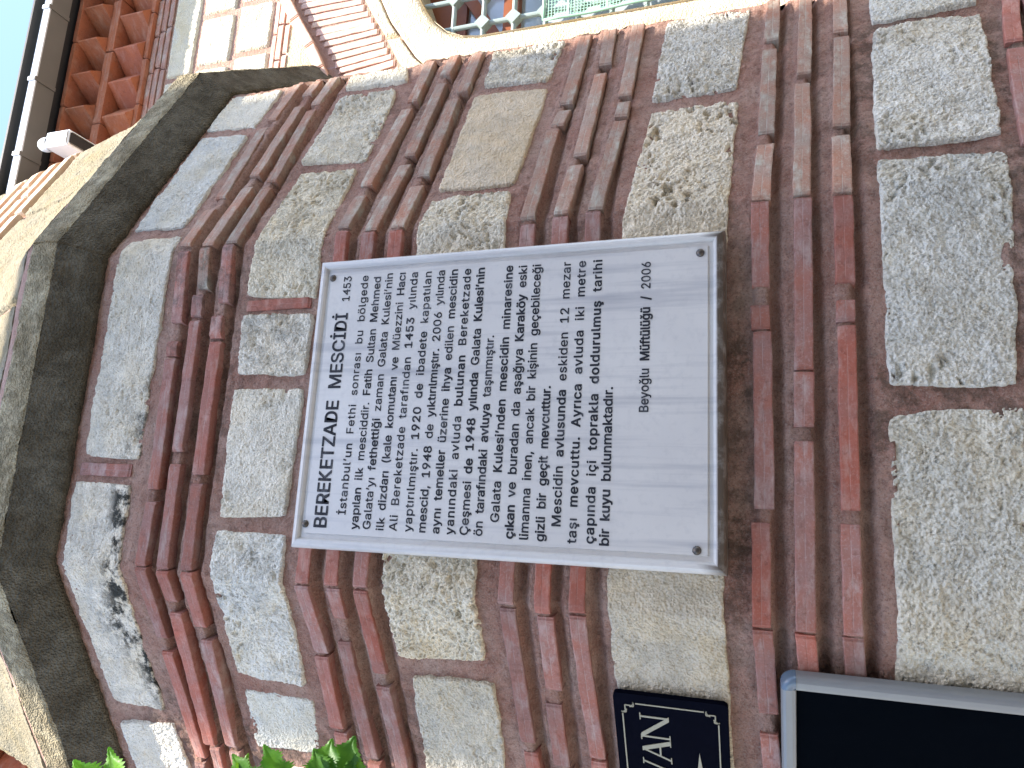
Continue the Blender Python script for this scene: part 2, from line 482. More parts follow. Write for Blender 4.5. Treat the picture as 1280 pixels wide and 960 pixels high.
def stone_grid(mb, quad, tint, stain, rough, pits, seed, h=0.0032, d0=0.004, posf=pos, edge=0.007, wob=0.0055, depth=-0.036, corner=0.35):
    q = np.array(quad, float)
    w = np.linalg.norm(q[1] - q[0])
    ht = np.linalg.norm(q[3] - q[0])
    nu, nv = max(6, int(w / h)), max(6, int(ht / h))
    a = np.linspace(0, 1, nu)[:, None]
    b = np.linspace(0, 1, nv)[None, :]
    P = ((1 - a) * (1 - b))[..., None] * q[0] + (a * (1 - b))[..., None] * q[1] + (a * b)[..., None] * q[2] + ((1 - a) * b)[..., None] * q[3]
    X, Z = P[..., 0].copy(), P[..., 1].copy()
    # rounded corners
    ua, vb = (a - .5) * w, (b - .5) * ht
    rc = min(w, ht) * .5
    ex, ez = np.clip((np.abs(ua) - (w / 2 - rc)) / rc, 0, 1), np.clip((np.abs(vb) - (ht / 2 - rc)) / rc, 0, 1)
    k = 1 - corner * 0.12 * (ex ** 4) * (ez ** 4)
    cx, cz = q[:, 0].mean(), q[:, 1].mean()
    X2, Z2 = cx + (X - cx) * (1 - (1 - k) * rc / (w / 2)), cz + (Z - cz) * k
    # wavy outline
    X2 = X2 + wob * fbm(X * 22, Z * 22, seed + 3, 4, .6)
    Z2 = Z2 + wob * fbm(X * 18 + 40, Z * 22, seed + 9, 4, .6)
    # distance to edge
    ed = np.minimum(np.minimum(a, 1 - a) * w, np.minimum(b, 1 - b) * ht)
    ed = ed + 0.0035 * fbm(X * 60, Z * 60, seed + 21, 3)
    fall = 1 - sstep(-0.003, edge, ed)
    d = d0 + rough * (0.0050 * fbm(X * 7, Z * 7, seed, 3) + 0.0040 * fbm(X * 30, Z * 30, seed + 1, 4, .62))
    pk, pr = worley(X * 118 + .6 * fbm(X * 50, Z * 50, seed + 61, 2), Z * 118, seed + 62)
    d = d + rough * .0029 * (sstep(.05, .62, pk) - .6) * (.45 + pr)
    if pits > 0:
        zone = sstep(0.05 - .18 * min(pits, 2) , .45, fbm(X * 8, Z * 8, seed + 31, 3))
        wd, wr = worley(X * 48 + 1.5 * fbm(X * 25, Z * 25, seed + 2, 2), Z * 48, seed + 41)
        r = .18 + .42 * wr ** 2
        d = d - pits * 0.017 * zone * (1 - sstep(r * .45, r, wd)) * (wr > .35)
        wd, wr = worley(X * 24, Z * 24, seed + 51)
        d = d - pits * 0.012 * zone * (1 - sstep(.05, .30, wd + .2 * fbm(X * 80, Z * 80, seed + 6, 2))) * (wr > .62)
    d = d - 0.011 * fall ** 1.5
    brd = np.zeros((nu, nv), bool)
    brd[0, :] = brd[-1, :] = brd[:, 0] = brd[:, -1] = True
    d = np.where(brd, depth, d)
    # pull second ring a little so that sides stand up
    A = np.zeros((nu, nv, 4))
    A[..., 0], A[..., 1], A[..., 2] = tint
    sv = stain
    A[..., 3] = np.clip(sv * (1.0 + .5 * fbm(X * 6, Z * 6, seed + 71, 2)), 0, 1)
    if stain > .4:      # soot gathers along the lower edge and the corner of the tower
        A[..., 3] = np.clip(.25 * stain + 1.5 * stain * sstep(.40, .95, b + .35 * fbm(X * 5, Z * 5, seed + 72, 3) - .6 * np.abs(X + .45)), 0, 1)
    mb.grid(posf(X2, Z2, d), A)

def brick_bar(mb, uvs, S0, S1, z0, z1, th, tint, stain, seed, posf=pos, proud=0.006, back=-0.034, step=0.012):
    L = S1 - S0
    nu = max(5, int(L / step))
    a = np.concatenate([[0.0, 0.0008 / L, .004 / L], np.linspace(.008 / L, 1 - .008 / L, nu), [1 - .004 / L, 1 - .0008 / L, 1.0]])
    prof = np.array([(-.40, 0), (-.5, 1), (-.43, 1.0), (-.06, 1.0), (0, .98), (.06, 1.0), (.43, 1.0), (.5, 1), (.5, 0)])
    S = S0 + a * L
    zc = z0 + (z1 - z0) * a + .0012 * fbm(S * 9, np.full_like(S, seed), seed, 2)
    tt = th * (1 + .04 * fbm(S * 14, np.full_like(S, seed * 3.1), seed + 4, 3))
    top = .0014 * fbm(S * 50, np.full_like(S, 3.3), seed + 7, 3)
    Sg = np.repeat(S[:, None], len(prof), 1)
    Zg = zc[:, None] + prof[None, :, 0] * tt[:, None]
    Zg[:, -2:] -= 0; Zg[:, 6:] += top[:, None]
    Zg[:, :3] += (.0014 * fbm(S * 55, np.full_like(S, 8.3), seed + 8, 3))[:, None]
    front = proud + .0016 * fbm(Sg * 20, Zg * 60, seed + 2, 3)
    cham = np.array([0, -.0012, 0, 0, -.0004, 0, 0, -.0014, 0])[None, :]
    Dg = np.where(prof[None, :, 1] > 0, front + cham, back)
    # chipped ends
    ch = .012 * np.clip(fbm(np.array([S0 * 31, S1 * 31]), np.array([z0 * 17, z1 * 17]), seed + 5, 1), 0, 1)
    endf = np.minimum(a, 1 - a)[:, None] * L
    Dg = np.where((prof[None, :, 1] > 0) & (endf < .006), Dg - .003, Dg)
    Dg[0, :] = back
    Dg[-1, :] = back
    Sg[1, :] += ch[0] * .3
    P = posf(Sg, Zg, Dg)
    mb.grid(P, (*tint, stain))
    V = (prof[:, 0] + .5)
    U = np.repeat(a[:, None], len(prof), 1)
    UVg = np.stack([U, np.repeat(V[None, :], len(a), 0)], -1)
    uvs.append(UVg)

def set_uv_from_verts(me, uvs):
    uv = np.concatenate([u.reshape(-1, 2) for u in uvs])
    lay = me.uv_layers.new(name='UVMap')
    li = np.zeros(len(me.loops), dtype=np.int32)
    me.loops.foreach_get('vertex_index', li)
    lay.data.foreach_set('uv', uv[li].astype(np.float32).ravel())

# mortar core
QUADS = []
for _k in ST:
    for _q, *_r in ST[_k]:
        QUADS.append((max(_q[0][0], _q[3][0]) + .014, min(_q[1][0], _q[2][0]) - .014, max(_q[2][1], _q[3][1]) + .014, min(_q[0][1], _q[1][1]) - .014))
def mortar_depth(S, z):
    d = -0.0100 + .0050 * fbm(S * 13, z * 13, 5, 4, .6) + .0030 * fbm(S * 34, z * 34, 25, 3, .6) + .0024 * fbm(S * 60, z * 60, 9, 3, .6) + .0016 * fbm(S * 140, z * 140, 15, 2)
    drop = np.where(S > .44, np.clip((S - .44) / .875, 0, 1), 0.0)
    dz_low = np.where(z < -.4, 1.0, 0.0)
    for k, zr in ROW_Z.items():
        zr_ = zr - drop * dz_low * .035
        below = (zr_ - .018) - z                    # distance under the brick
        f = np.where(below < .05, sstep(-.012, .0, below) * (1 - sstep(0.004, .026, below)), 0)
        d = d - .021 * f
        d = d + .0075 * (1 - sstep(.012, .022, np.abs(z - zr_)))
    for x0, x1, z0, z1 in QUADS:
        d = np.where((S > x0) & (S < x1) & (z > z0) & (z < z1), d - .03, d)
    return d

def mortar_patch(mb, s0, s1, z0, z1, h):
    S = np.linspace(s0, s1, max(2, int((s1 - s0) / h)))
    S = np.unique(np.concatenate([S, [k for k in SB if s0 < k < s1]]))
    Z = np.linspace(z0, z1, max(2, int((z1 - z0) / h)))
    Sg, Zg = np.meshgrid(S, Z, indexing='ij')
    A = np.ones(Sg.shape + (4,))
    A[..., 3] = np.clip(.55 * sstep(.0, .5, fbm(Sg * 2.2 + 3, Zg * 2.2, 12, 3) ) + .55 * np.exp(-((Sg - .02) ** 2 / .10 + (Zg - .83) ** 2 / .02)) + .5 * np.exp(-((Sg - .0) ** 2 / .2 + (Zg + .51) ** 2 / .0012)), 0, 1)
    mb.grid(pos(Sg, Zg, mortar_depth(Sg, Zg)), A, flip=True)

mb = MB()
mortar_patch(mb, -1.2, 1.315, -1.12, 1.262, .0042)
mortar_patch(mb, S_MIN, -1.2, -2.2, 1.262, .02)
mortar_patch(mb, 1.315, S_MAX, -2.2, 1.262, .02)
mortar_patch(mb, -1.2, 1.315, -2.2, -1.12, .02)
mb.build('mortar_core', M_MORTAR, tower, smooth=True)

seed = 100
for k in 'ABCDEFG':
    mb = MB()
    for quad, tint, stain, rough, pits in ST[k]:
        seed += 1
        sm = np.mean([p[0] for p in quad])
        vis = -1.15 < sm < 1.32 and k in 'ABCDE'
        j = 1 + rng.uniform(-.05, .05)
        stone_grid(mb, quad, tuple(x * j for x in tint), stain, rough, pits, seed * 13, h=.0032 if vis else .012, d0=(-.002 if sm < 1.32 else -.016) + rng.uniform(-.003, .003))
    o = mb.build('stone_course', M_STONE, tower, smooth=True)
    # face winding: grid runs top to bottom
for k in 'abcdef':
    mb, uvs = MB(), []
    for row in ('1', '2', '3'):
        for (s0, s1, z0, z1) in BR[k + row]:
            seed += 1
            r = rng.random()
            g = rng.uniform(.82, 1.12)
            if k in 'ab' and s0 > .3 or (k in 'cd' and s0 > .42):
                tint = (g * 1.12, g * 1.40, g * 1.27)          # greyer bricks on the right hand face
            elif r < .35:
                tint = (g * 1.12, g * .88, g * .80)
            else:
                tint = (g, g * .97, g * .95)
            st = .55 if (k == 'a' and -.1 < s0 < .42) else .12
            brick_bar(mb, uvs, s0, s1, z0, z1, .035 + rng.uniform(-.002, .002), tint, st, seed * 7, proud=(.0055 if s1 < 1.32 else -.014) + rng.uniform(-.003, .003))
    if k == 'a':      # upright bricks in two stone joints
        pass
    me = mb.mesh('brick_band')
    set_uv_from_verts(me, uvs)
    obj('brick_band', me, M_BRICK, tower)

# joint bricks standing on end between blocks
def upright_brick(mb, uvs, s, z0, z1, th, tint, sd):
    def pf(U, V, D):
        return pos(s + (V - s), U, D)
    brick_bar(mb, uvs, z0, z1, s, s, th, tint, .3, sd, posf=lambda U, V, D: pos(V, U, D), proud=-.004)
for args in ((-.180, 1.045, 1.225, .034, (1.0, .95, .95), 901), (.263, .54, .74, .030, (1.0, .75, .65), 907)):
    mb, uvs = MB(), []
    upright_brick(mb, uvs, *args)
    me = mb.mesh('joint_brick')
    me.flip_normals()
    set_uv_from_verts(me, uvs)
    obj('joint_brick', me, M_BRICK, tower)

# cornice: swept profile with rough weathered surface
def sweep(mb, prof, s0, s1, h, amp, seed, attr_stain=.4, tint=(1, 1, 1)):
    S = np.unique(np.concatenate([np.arange(s0, s1, h), [s1], [k for k in SB if s0 < k < s1]]))
    pz, pd = [], []
    for (za, da), (zb, db) in zip(prof[:-1], prof[1:]):
        n = max(1, int(math.hypot(zb - za, db - da) / h))
        for i in range(n):
            pz.append(za + (zb - za) * i / n)
            pd.append(da + (db - da) * i / n)
    pz.append(prof[-1][0]); pd.append(prof[-1][1])
    L = np.concatenate([[0], np.cumsum(np.hypot(np.diff(pz), np.diff(pd)))])
    Sg, Zg = np.meshgrid(S, np.array(pz), indexing='ij')
    Dg = np.repeat(np.array(pd)[None, :], len(S), 0)
    Lg = np.repeat(L[None, :], len(S), 0)
    nz = amp * (fbm(Sg * 16, Lg * 16, seed, 4, .6) + .6 * fbm(Sg * 70, Lg * 70, seed + 3, 3))
    A = np.ones(Sg.shape + (4,))
    A[..., :3] = tint
    A[..., 3] = attr_stain
    mb.grid(pos(Sg, Zg + nz * .5, Dg + nz), A, flip=True)

mb = MB()
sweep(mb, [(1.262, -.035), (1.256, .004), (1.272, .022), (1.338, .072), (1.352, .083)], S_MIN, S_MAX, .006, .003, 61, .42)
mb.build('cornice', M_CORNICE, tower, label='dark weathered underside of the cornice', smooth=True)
mb = MB()
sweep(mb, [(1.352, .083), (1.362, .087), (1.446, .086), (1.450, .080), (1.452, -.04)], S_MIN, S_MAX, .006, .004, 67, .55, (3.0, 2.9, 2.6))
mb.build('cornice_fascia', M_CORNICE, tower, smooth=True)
# drum above the cornice
DZ, DD = [1.40, 1.46, 1.60, 1.75, 2.55, 3.2], [.085, .078, .004, -.055, -.23, -.37]
def dpos(S, z, d):
    return pos(S, z, d + np.interp(z, DZ, DD) - np.interp(z, PROF_Z, PROF_D))
mb = MB()
S_ = np.unique(np.concatenate([np.arange(S_MIN, S_MAX, .02), SB[1:-1], [S_MAX]]))
Sg, Zg = np.meshgrid(S_, np.linspace(1.445, 3.2, 90), indexing='ij')
mb.grid(dpos(Sg, Zg, np.where(Zg < 1.52, .001, -.010) + .003 * fbm(Sg * 20, Zg * 20, 3, 3)), flip=True)
mb.build('drum_mortar', M_MMORTAR, tower, smooth=True)
for zz0, zz1 in ((1.492, 2.085), (2.56, 2.95)):
    mb = MB()
    for a, b in fill_gaps([], S_MIN, S_MAX, .008, (.4, .7), .2):
        seed += 1
        stone_grid(mb, [(a, zz1), (b, zz1), (b, zz0), (a, zz0)], (1, 1, 1), .25, .9, .1, seed * 5, h=.008, wob=.006, d0=.004, posf=dpos)
    mb.build('drum_stone_course', M_DRUM, tower, smooth=True)
mb, uvs = MB(), []
for i, zz in enumerate((2.135, 2.245, 2.36, 2.475)):
    for a, b in fill_gaps([], S_MIN, S_MAX, .012, (.26, .40), .1):
        seed += 1
        brick_bar(mb, uvs, a, b, zz, zz, .05, (1.1, 1.25, 1.15), .1, seed * 3, proud=.016, posf=dpos)
me = mb.mesh('drum_brick_band')
set_uv_from_verts(me, uvs)
obj('drum_brick_band', me, M_MBRICK, tower)

mb = MB()
mb.tube([(0, 1.63, 3.15 + ZO), (0, 1.63, 3.6 + ZO), (0, 1.63, 9.0 + ZO)], [1.27, 1.15, 1.12], 12)
mb.build('shaft', M_DRUM, tower)

# ------------------------------------------------------------------ the mosque wall behind, parallel to the plaque face
YW = 1.02
mosque = thing('mosque', 'mosque wall of sunlit limestone and pink brick with arched grilled window and saw-tooth terracotta eaves', 'mosque', (2.3, 1.3, 0.0))
XC = 2.40                                   # axis of the window
def mirror(pts):
    return pts + [(2 * XC - x, z) for x, z in reversed(pts) if abs(x - XC) > 1e-4]
OPEN = [(1.755, -1.05), (1.757, -.4), (1.760, .2), (1.765, .569), (1.779, .644), (1.817, .721), (1.877, .783), (1.946, .827), (2.014, .864), (2.12, .905), (2.25, .935), (2.40, .945)]
OPENM = mirror(OPEN)
def wpos(X, Z, D):
    X, Z, D = np.broadcast_arrays(X, Z, D)
    return np.stack([X, YW - D, Z + ZO], -1)

# wall sheet with a real opening: strips of columns
def open_top(x):
    xs, zs = zip(*[p for p in OPENM if p[1] > .5])
    return np.interp(x, xs, zs)
mb = MB()
WX0, WX1, WZ0, WZ1 = -4.0, 6.0, -2.2, 2.78
def wsheet(x0, x1, z0f, z1, n):
    X = np.linspace(x0, x1, n)
    lo = np.array([z0f(x) for x in X])
    T = np.linspace(0, 1, 40)
    Xg = np.repeat(X[:, None], 40, 1)
    Zg = lo[:, None] + (z1 - lo)[:, None] * T[None, :]
    mb.grid(wpos(Xg, Zg, -.005 + .002 * fbm(Xg * 9, Zg * 9, 3, 3)), flip=True)
wsheet(WX0, 1.755, lambda x: WZ0, WZ1, 60)
wsheet(1.755, 2 * XC - 1.755, open_top, WZ1, 90)
wsheet(2 * XC - 1.755, WX1, lambda x: WZ0, WZ1, 40)
wsheet(1.755, 2 * XC - 1.755, lambda x: WZ0, -1.05, 20)
# reveal of the opening
rv = [(x, z) for x, z in OPENM] + [OPENM[0]]
Rg = np.array([[(x, YW - .02 + t, z + ZO) for t in np.linspace(0, .26, 5)] for x, z in rv])
mb.build('wall', M_MMORTAR, mosque, smooth=True)
mb = MB()
mb.grid(Rg)
mb.build('window_reveal', M_MSTONE, mosque)

# dressed stone surround: a band that follows the opening
mb = MB()
offs = np.array([0, .004, .02, .05, .08, .098, .102])
dps = np.array([-.02, .012, .020, .020, .020, .014, -.02])
pts = np.array(OPENM)
tan = np.gradient(pts, axis=0)
tan /= np.linalg.norm(tan, axis=1)[:, None]
nrm = np.stack([-tan[:, 1], tan[:, 0]], 1)
fine_t = np.linspace(0, len(pts) - 1, 160)
px = np.interp(fine_t, range(len(pts)), pts[:, 0]); pz = np.interp(fine_t, range(len(pts)), pts[:, 1])
nx = np.interp(fine_t, range(len(pts)), nrm[:, 0]); nz = np.interp(fine_t, range(len(pts)), nrm[:, 1])
Xg = px[:, None] + nx[:, None] * offs * 1.35
Zg = pz[:, None] + nz[:, None] * offs * 1.35
mb.grid(wpos(Xg, Zg, np.repeat(dps[None, :], len(px), 0) + .002 * fbm(Xg * 30, Zg * 30, 8, 3)), (1.05, 1.0, .93, .05))
mb.build('window_surround', M_MSTONE, mosque, smooth=True)
# outer ring of arch stones between surround and brick arch
IN = [(1.50, .80), (1.62, .895), (1.732, .965), (1.866, 1.038), (1.983, 1.111), (2.077, 1.162), (2.22, 1.235), (2.40, 1.29)]
def in_z(x):
    x = x if x <= XC else 2 * XC - x
    return np.interp(x, [p[0] for p in IN], [p[1] for p in IN])
EX = [(1.45, 1.10), (1.60, 1.19), (1.733, 1.27), (1.863, 1.349), (2.009, 1.454), (2.157, 1.54), (2.28, 1.60), (2.40, 1.63)]
def ex_z(x):
    x = x if x <= XC else 2 * XC - x
    return np.interp(x, [p[0] for p in EX], [p[1] for p in EX])
mb = MB()
def strip(mb, xs, lo, hi, d, seed, tint=(1, 1, 1), stain=.05, n=8):
    X = np.asarray(xs)
    T = np.concatenate([[0], np.linspace(.02, .98, n), [1]])
    Xg = np.repeat(X[:, None], len(T), 1)
    L, H = np.array([lo(x) for x in X]), np.array([hi(x) for x in X])
    Zg = L[:, None] + (H - L)[:, None] * T[None, :]
    D = d + .0022 * fbm(Xg * 40, Zg * 40, seed, 4)
    D[:, 0] = D[:, -1] = -.02
    D[0, :] = D[-1, :] = -.02
    mb.grid(wpos(Xg, Zg, D), (*tint, stain), flip=True)
def sur_out(x):
    # outer edge of the surround seen as the dark joint
    return float(np.interp(x if x <= XC else 2 * XC - x, [1.55, 1.723, 1.92, 2.057, 2.22, 2.40], [.70, .872, 1.009, 1.075, 1.115, 1.13]))
for a, b in ((1.52, 1.84), (1.845, 2.395), (2.40, 2.95), (2.955, 3.28)):
    strip(mb, np.linspace(a, b, 40), sur_out, lambda x: in_z(x) - .008, .012, int(a * 100), (1.02, .98, .9))
# the big lintel blocks directly over the opening
sur_edge = lambda x: float(np.interp(x if x <= XC else 2 * XC - x, [1.6, 1.72, 1.80, 1.9, 2.014, 2.2, 2.4], [.62, .80, .865, .925, .975, 1.03, 1.05]))
for a, b in ((1.55, 2.395), (2.40, 3.25)):
    strip(mb, np.linspace(a, b, 50), lambda x: sur_edge(x) - .02, lambda x: sur_out(x) - .007, .015, int(a * 70), (1.04, 1.0, .92))
mb.build('arch_stone', M_MSTONE, mosque, smooth=True)

# brick arch: voussoirs on edge, each a slightly tilted bar
mb, uvs = MB(), []
xe = 1.46
while xe < XC - .01:
    wv = rng.uniform(.026, .034)
    for side in (0, 1):
        xt, xb = xe, 1.985 + (xe - 1.979) * .91
        zt, zb = ex_z(xe) - .01, in_z(xb) + .006 + rng.uniform(-.004, .008)
        if side:
            xt, xb = 2 * XC - xt, 2 * XC - xb
        L = zt - zb
        def pf(U, V, D, xt=xt, xb=xb, zt=zt, zb=zb, L=L):
            t = (U - zb) / L
            return wpos(xb + (xt - xb) * t + V, U, D)
        g = rng.uniform(.9, 1.12)
        brick_bar(mb, uvs, zb, zt, 0, 0, wv, (g, g * rng.uniform(.94, 1.05), g), .03, int(xe * 1000) + side, posf=pf, proud=.002 + rng.uniform(-.002, .002), back=-.03, step=.02)
    xe += wv + rng.uniform(.006, .010)
me = mb.mesh('brick_arch'); me.flip_normals()
set_uv_from_verts(me, uvs)
obj('brick_arch', me, M_MBRICK, mosque)
# projecting brick rim over the arch
mb, uvs = MB(), []
rim = [(1.40, 1.155), (1.60, 1.268), (1.86, 1.405), (2.02, 1.505), (2.17, 1.592), (2.29, 1.648), (2.40, 1.675)]
for side in (0, 1):
    for (x0, z0), (x1, z1) in zip(rim[:-1], rim[1:]):
        n = max(1, round((x1 - x0) / .13))
        for i in range(n):
            t0, t1 = i / n, (i + 1) / n
            a = (x0 + (x1 - x0) * t0, z0 + (z1 - z0) * t0); b = (x0 + (x1 - x0) * t1, z0 + (z1 - z0) * t1)
            d = np.array(b) - np.array(a); L = np.linalg.norm(d); d /= L; nn = np.array((-d[1], d[0]))
            sg = -1 if side else 1
            def pf(U, V, D, a=a, d=d, nn=nn, sg=sg):
                X = a[0] + d[0] * U + nn[0] * V
                Z = a[1] + d[1] * U + nn[1] * V
                return wpos(X if sg > 0 else 2 * XC - X, Z, D)
            brick_bar(mb, uvs, .003, L - .003, 0, 0, .05, (1.05, 1.0, .95), .02, int(x0 * 999) + i, posf=pf, proud=.040, back=-.03, step=.02)
me = mb.mesh('arch_rim')
set_uv_from_verts(me, uvs)
obj('arch_rim', me, M_MBRICK, mosque)
# rubble of yellowish mortar between rim and the level courses
mb = MB()
strip(mb, np.linspace(1.2, 2.10, 60), lambda x: float(np.interp(x, [p[0] for p in rim], [p[1] for p in rim])) + .03, lambda x: 1.555, .004, 5, (1.0, .90, .72), .1, 10)
mb.build('rubble_infill', M_MSTONE, mosque, smooth=True)
# level brick rows over the arch and under the eaves
mb, uvs = MB(), []
for zz, th, pr in ((1.560, .026, .01), (1.597, .028, .012), (1.628, .022, .01)):
    x = 1.1
    while x < 4.4:
        L = rng.uniform(.14, .24)
        if not (zz < 1.59 and 2.2 < x < 2.6):
            brick_bar(mb, uvs, x, x + L, zz, zz, th, (1, 1, 1), .03, int(x * 500 + zz * 100), posf=wpos, proud=pr, step=.03)
        x += L + .008
me = mb.mesh('brick_course')
set_uv_from_verts(me, uvs)
obj('brick_course', me, M_MBRICK, mosque)
mb, uvs = MB(), []
for zz, th, pr in ((2.296, .028, .006), (2.327, .028, .012), (2.358, .028, .018)):
    x = WX0
    while x < WX1:
        L = rng.uniform(.2, .3)
        brick_bar(mb, uvs, x, x + L, zz, zz, th, (1.0, 1.12, 1.08), .05, int(x * 500 + zz * 100) % 9973, posf=wpos, proud=pr, step=.06)
        x += L + .006
me = mb.mesh('brick_course')
set_uv_from_verts(me, uvs)
obj('brick_course', me, M_BRICK, mosque)
# dressed blocks
mb = MB()
def wstone(x0, x1, z0, z1, sd, tint=(1, 1, 1)):
    stone_grid(mb, [(x0, z1), (x1, z1), (x1, z0), (x0, z0)], tint, .06, .7, .1, sd, h=.010, d0=.004, posf=wpos, edge=.010, wob=.005, depth=-.02)
for (z0, z1, joints) in ((2.105, 2.275, [-4, -3.4, -2.8, -2.2, -1.6, -1.0, -.4, .2, .8, 1.3, 1.84, 2.62, 3.2, 3.9, 4.6, 5.3, 6]),
                         (1.883, 2.09, [-4, -3.2, -2.5, -1.9, -1.2, -.5, .3, .9, 1.5, 1.88, 2.168, 2.52, 2.9, 3.4, 4.1, 4.8, 5.4, 6]),
                         (1.655, 1.862, [-4, -3.3, -2.7, -2.0, -1.4, -.6, .1, .8, 1.4, 1.912, 2.196, 2.5, 2.95, 3.5, 4.0, 4.7, 5.4, 6])):
    for a, b in zip(joints[:-1], joints[1:]):
        seed += 1
        wstone(a + .009, b - .009, z0, z1, seed * 3)
for zc in np.arange(-2.1, 1.4, .26):
    for x0 in list(np.arange(3.4, 5.9, .5)) + list(np.arange(-4, -1.5, .5)):
        seed += 1
        wstone(x0 + .01, x0 + .49, zc, zc + .24, seed * 3)
mb.build('stone_block', M_MSTONE, mosque, smooth=True)

# saw-tooth terracotta eaves: two rows of corner-set bricks between thin slabs
def tooth_row(z0, z1, yf, yb, pitch, shift):
    mb, uvs = MB(), []
    x = WX0 + shift
    while x < WX1:
        a, c, b = (x, yb), (x + pitch * .5, yf), (x + pitch, yb)
        n = 5
        Z = np.linspace(z0, z1, n)
        cols = []
        for (px_, py_) in (a, (x + pitch * .25, (yf + yb) / 2), (c[0] - .004, yf + .002), (c[0] + .004, yf + .002), (x + pitch * .75, (yf + yb) / 2), b):
            cols.append([(px_, py_, zz + ZO) for zz in Z])
        P = np.array(cols)
        P = P + .0025 * fbm(P[..., 0] * 30, P[..., 2] * 30, int(x * 100) % 999, 2)[..., None]
        g = rng.uniform(.85, 1.15)
        mb.grid(P, (g, g * rng.uniform(.92, 1.05), g, .05), flip=True)
        uvs.append(np.zeros(P.shape[:2] + (2,)))
        mb.add([tuple(q[0]) for q in P], [tuple(range(len(P)))], (g, g, g, .05))
        uvs.append(np.zeros((len(P), 2)))
        x += pitch
    me = mb.mesh('saw_tooth_course')
    set_uv_from_verts(me, uvs)
    obj('saw_tooth_course', me, M_TERRA, mosque)
tooth_row(2.40, 2.548, YW - .088, YW + .004, .19, 0.03)
tooth_row(2.598, 2.724, YW - .155, YW - .015, .19, 0.06)
mb, uvs = MB(), []
for (zz, th, y) in ((2.573, .050, YW - .092), (2.738, .026, YW - .160), (2.386, .026, YW - .040)):
    x = WX0
    while x < WX1:
        L = rng.uniform(.25, .4)
        brick_bar(mb, uvs, x, x + L, zz, zz, th, (.9, .9, .9), .1, int(x * 300) % 997, posf=wpos, proud=YW - y, back=-.02, step=.1)
        x += L + .004
me = mb.mesh('eaves_slab')
set_uv_from_verts(me, uvs)
obj('eaves_slab', me, M_TERRA, mosque)
M_LEAD = mat_plain('grey_lead', (0.07, 0.065, 0.06), .6, 0, .3, .25, 12)
M_GUT = mat_plain('shaded_grey_metal', (0.13, 0.12, 0.105), .5, 0.0, .4, .15, 6)  # darkened to carry the shade on the gutter's underside
M_GUTL = mat_plain('sunlit_grey_metal', (0.62, 0.63, 0.64), .35, 0.0, .5, .08, 6)  # pale colour carries the sunlight on the gutter's front
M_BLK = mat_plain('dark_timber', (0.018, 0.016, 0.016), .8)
mb = MB(); mb.box(WX0, WX1, .80, YW + .1, 2.775 + ZO, 2.80 + ZO)
mb.build('soffit_board', M_BLK, mosque)
mb = MB()
mb.add([(WX0, .69, 2.838 + ZO), (WX1, .69, 2.838 + ZO), (WX1, 2.6, 3.5 + ZO), (WX0, 2.6, 3.5 + ZO), (WX0, .69, 2.826 + ZO), (WX1, .69, 2.826 + ZO), (WX1, 2.6, 3.46 + ZO), (WX0, 2.6, 3.46 + ZO)],
       [(0, 1, 2, 3), (7, 6, 5, 4), (0, 4, 5, 1), (3, 2, 6, 7), (0, 3, 7, 4), (1, 5, 6, 2)])
mb.build('roof', M_LEAD, mosque)
# box gutter with brackets, sunlit fronts and shaded bottoms put in by colour
g_ = MB(); g_.box(WX0, WX1, .720, .815, 2.745 + ZO, 2.765 + ZO)
gut = g_.build('gutter', M_GUT, mosque)
g_ = MB(); g_.box(WX0, WX1, .712, .7195, 2.745 + ZO, 2.788 + ZO)
g_.build('gutter_front', M_GUTL, gut)
for i in range(26):
    xb = WX0 + .2 + i * .395
    g_ = MB()
    g_.box(xb, xb + .02, .7045, .8155, 2.740 + ZO, 2.7448 + ZO)
    br_ = g_.build('bracket', M_GUT, gut)
    g_ = MB()
    g_.box(xb, xb + .02, .7035, .7115, 2.7452 + ZO, 2.788 + ZO)
    obj('bracket', g_.mesh('bracket'), M_GUTL, gut)

# window: timber, panes, iron grille
M_WOOD = mat_plain('orange_varnished_timber', (0.25, 0.078, 0.030), .45, 0, .4, .3, 14)
M_IRON = mat_plain('grey_green_painted_iron', (0.28, 0.34, 0.31), .5, 0.1, .4, .2, 30)
tg = NT('window_glass')
tg.fin((0.40, 0.45, 0.48), 0.10, None, 0.0, 0.9)  # pale base colour stands in for the reflected sky
M_GLASS = tg.m
win = MB()
ztop = .98
def wbox(mb, x0, x1, y0, y1, z0, z1): mb.box(x0, x1, y0, y1, z0 + ZO, z1 + ZO)
wbox(win, 1.70, 3.10, 1.19, 1.25, .72, 1.0)
wbox(win, 1.70, 1.80, 1.19, 1.25, -1.05, .72)
wbox(win, 3.00, 3.10, 1.19, 1.25, -1.05, .72)
window = win.build('window', M_WOOD, mosque)
fr = MB(); wbox(fr, 1.80, 3.00, 1.17, 1.23, .46, .53)
fr.obox((2.03, 1.175, .655 + ZO), (.16, 0, .10), (0, .015, 0), (-.014, 0, .022))
fr.build('transom', M_WOOD, window)
for a, b, c, d in ((1.80, 2.38, .53, .72), (2.42, 3.0, .53, .72), (1.80, 2.38, -.3, .46), (2.42, 3.0, -.3, .46), (1.80, 2.38, -1.0, -.34), (2.42, 3.0, -1.0, -.34)):
    p = MB(); wbox(p, a, b, 1.215, 1.222, c, d); p.build('pane', M_GLASS, window)
st = MB(); wbox(st, 2.38, 2.42, 1.17, 1.23, -1.0, .72); wbox(st, 1.80, 2.38, 1.175, 1.23, -.34, -.30); wbox(st, 2.42, 3.0, 1.175, 1.23, -.34, -.30)
st.build('mullion', M_WOOD, window)
gr = MB()
GZ = [.845, .705, .565, .425, .285, .145, .005, -.135, -.275, -.415, -.555, -.695, -.835, -.975]
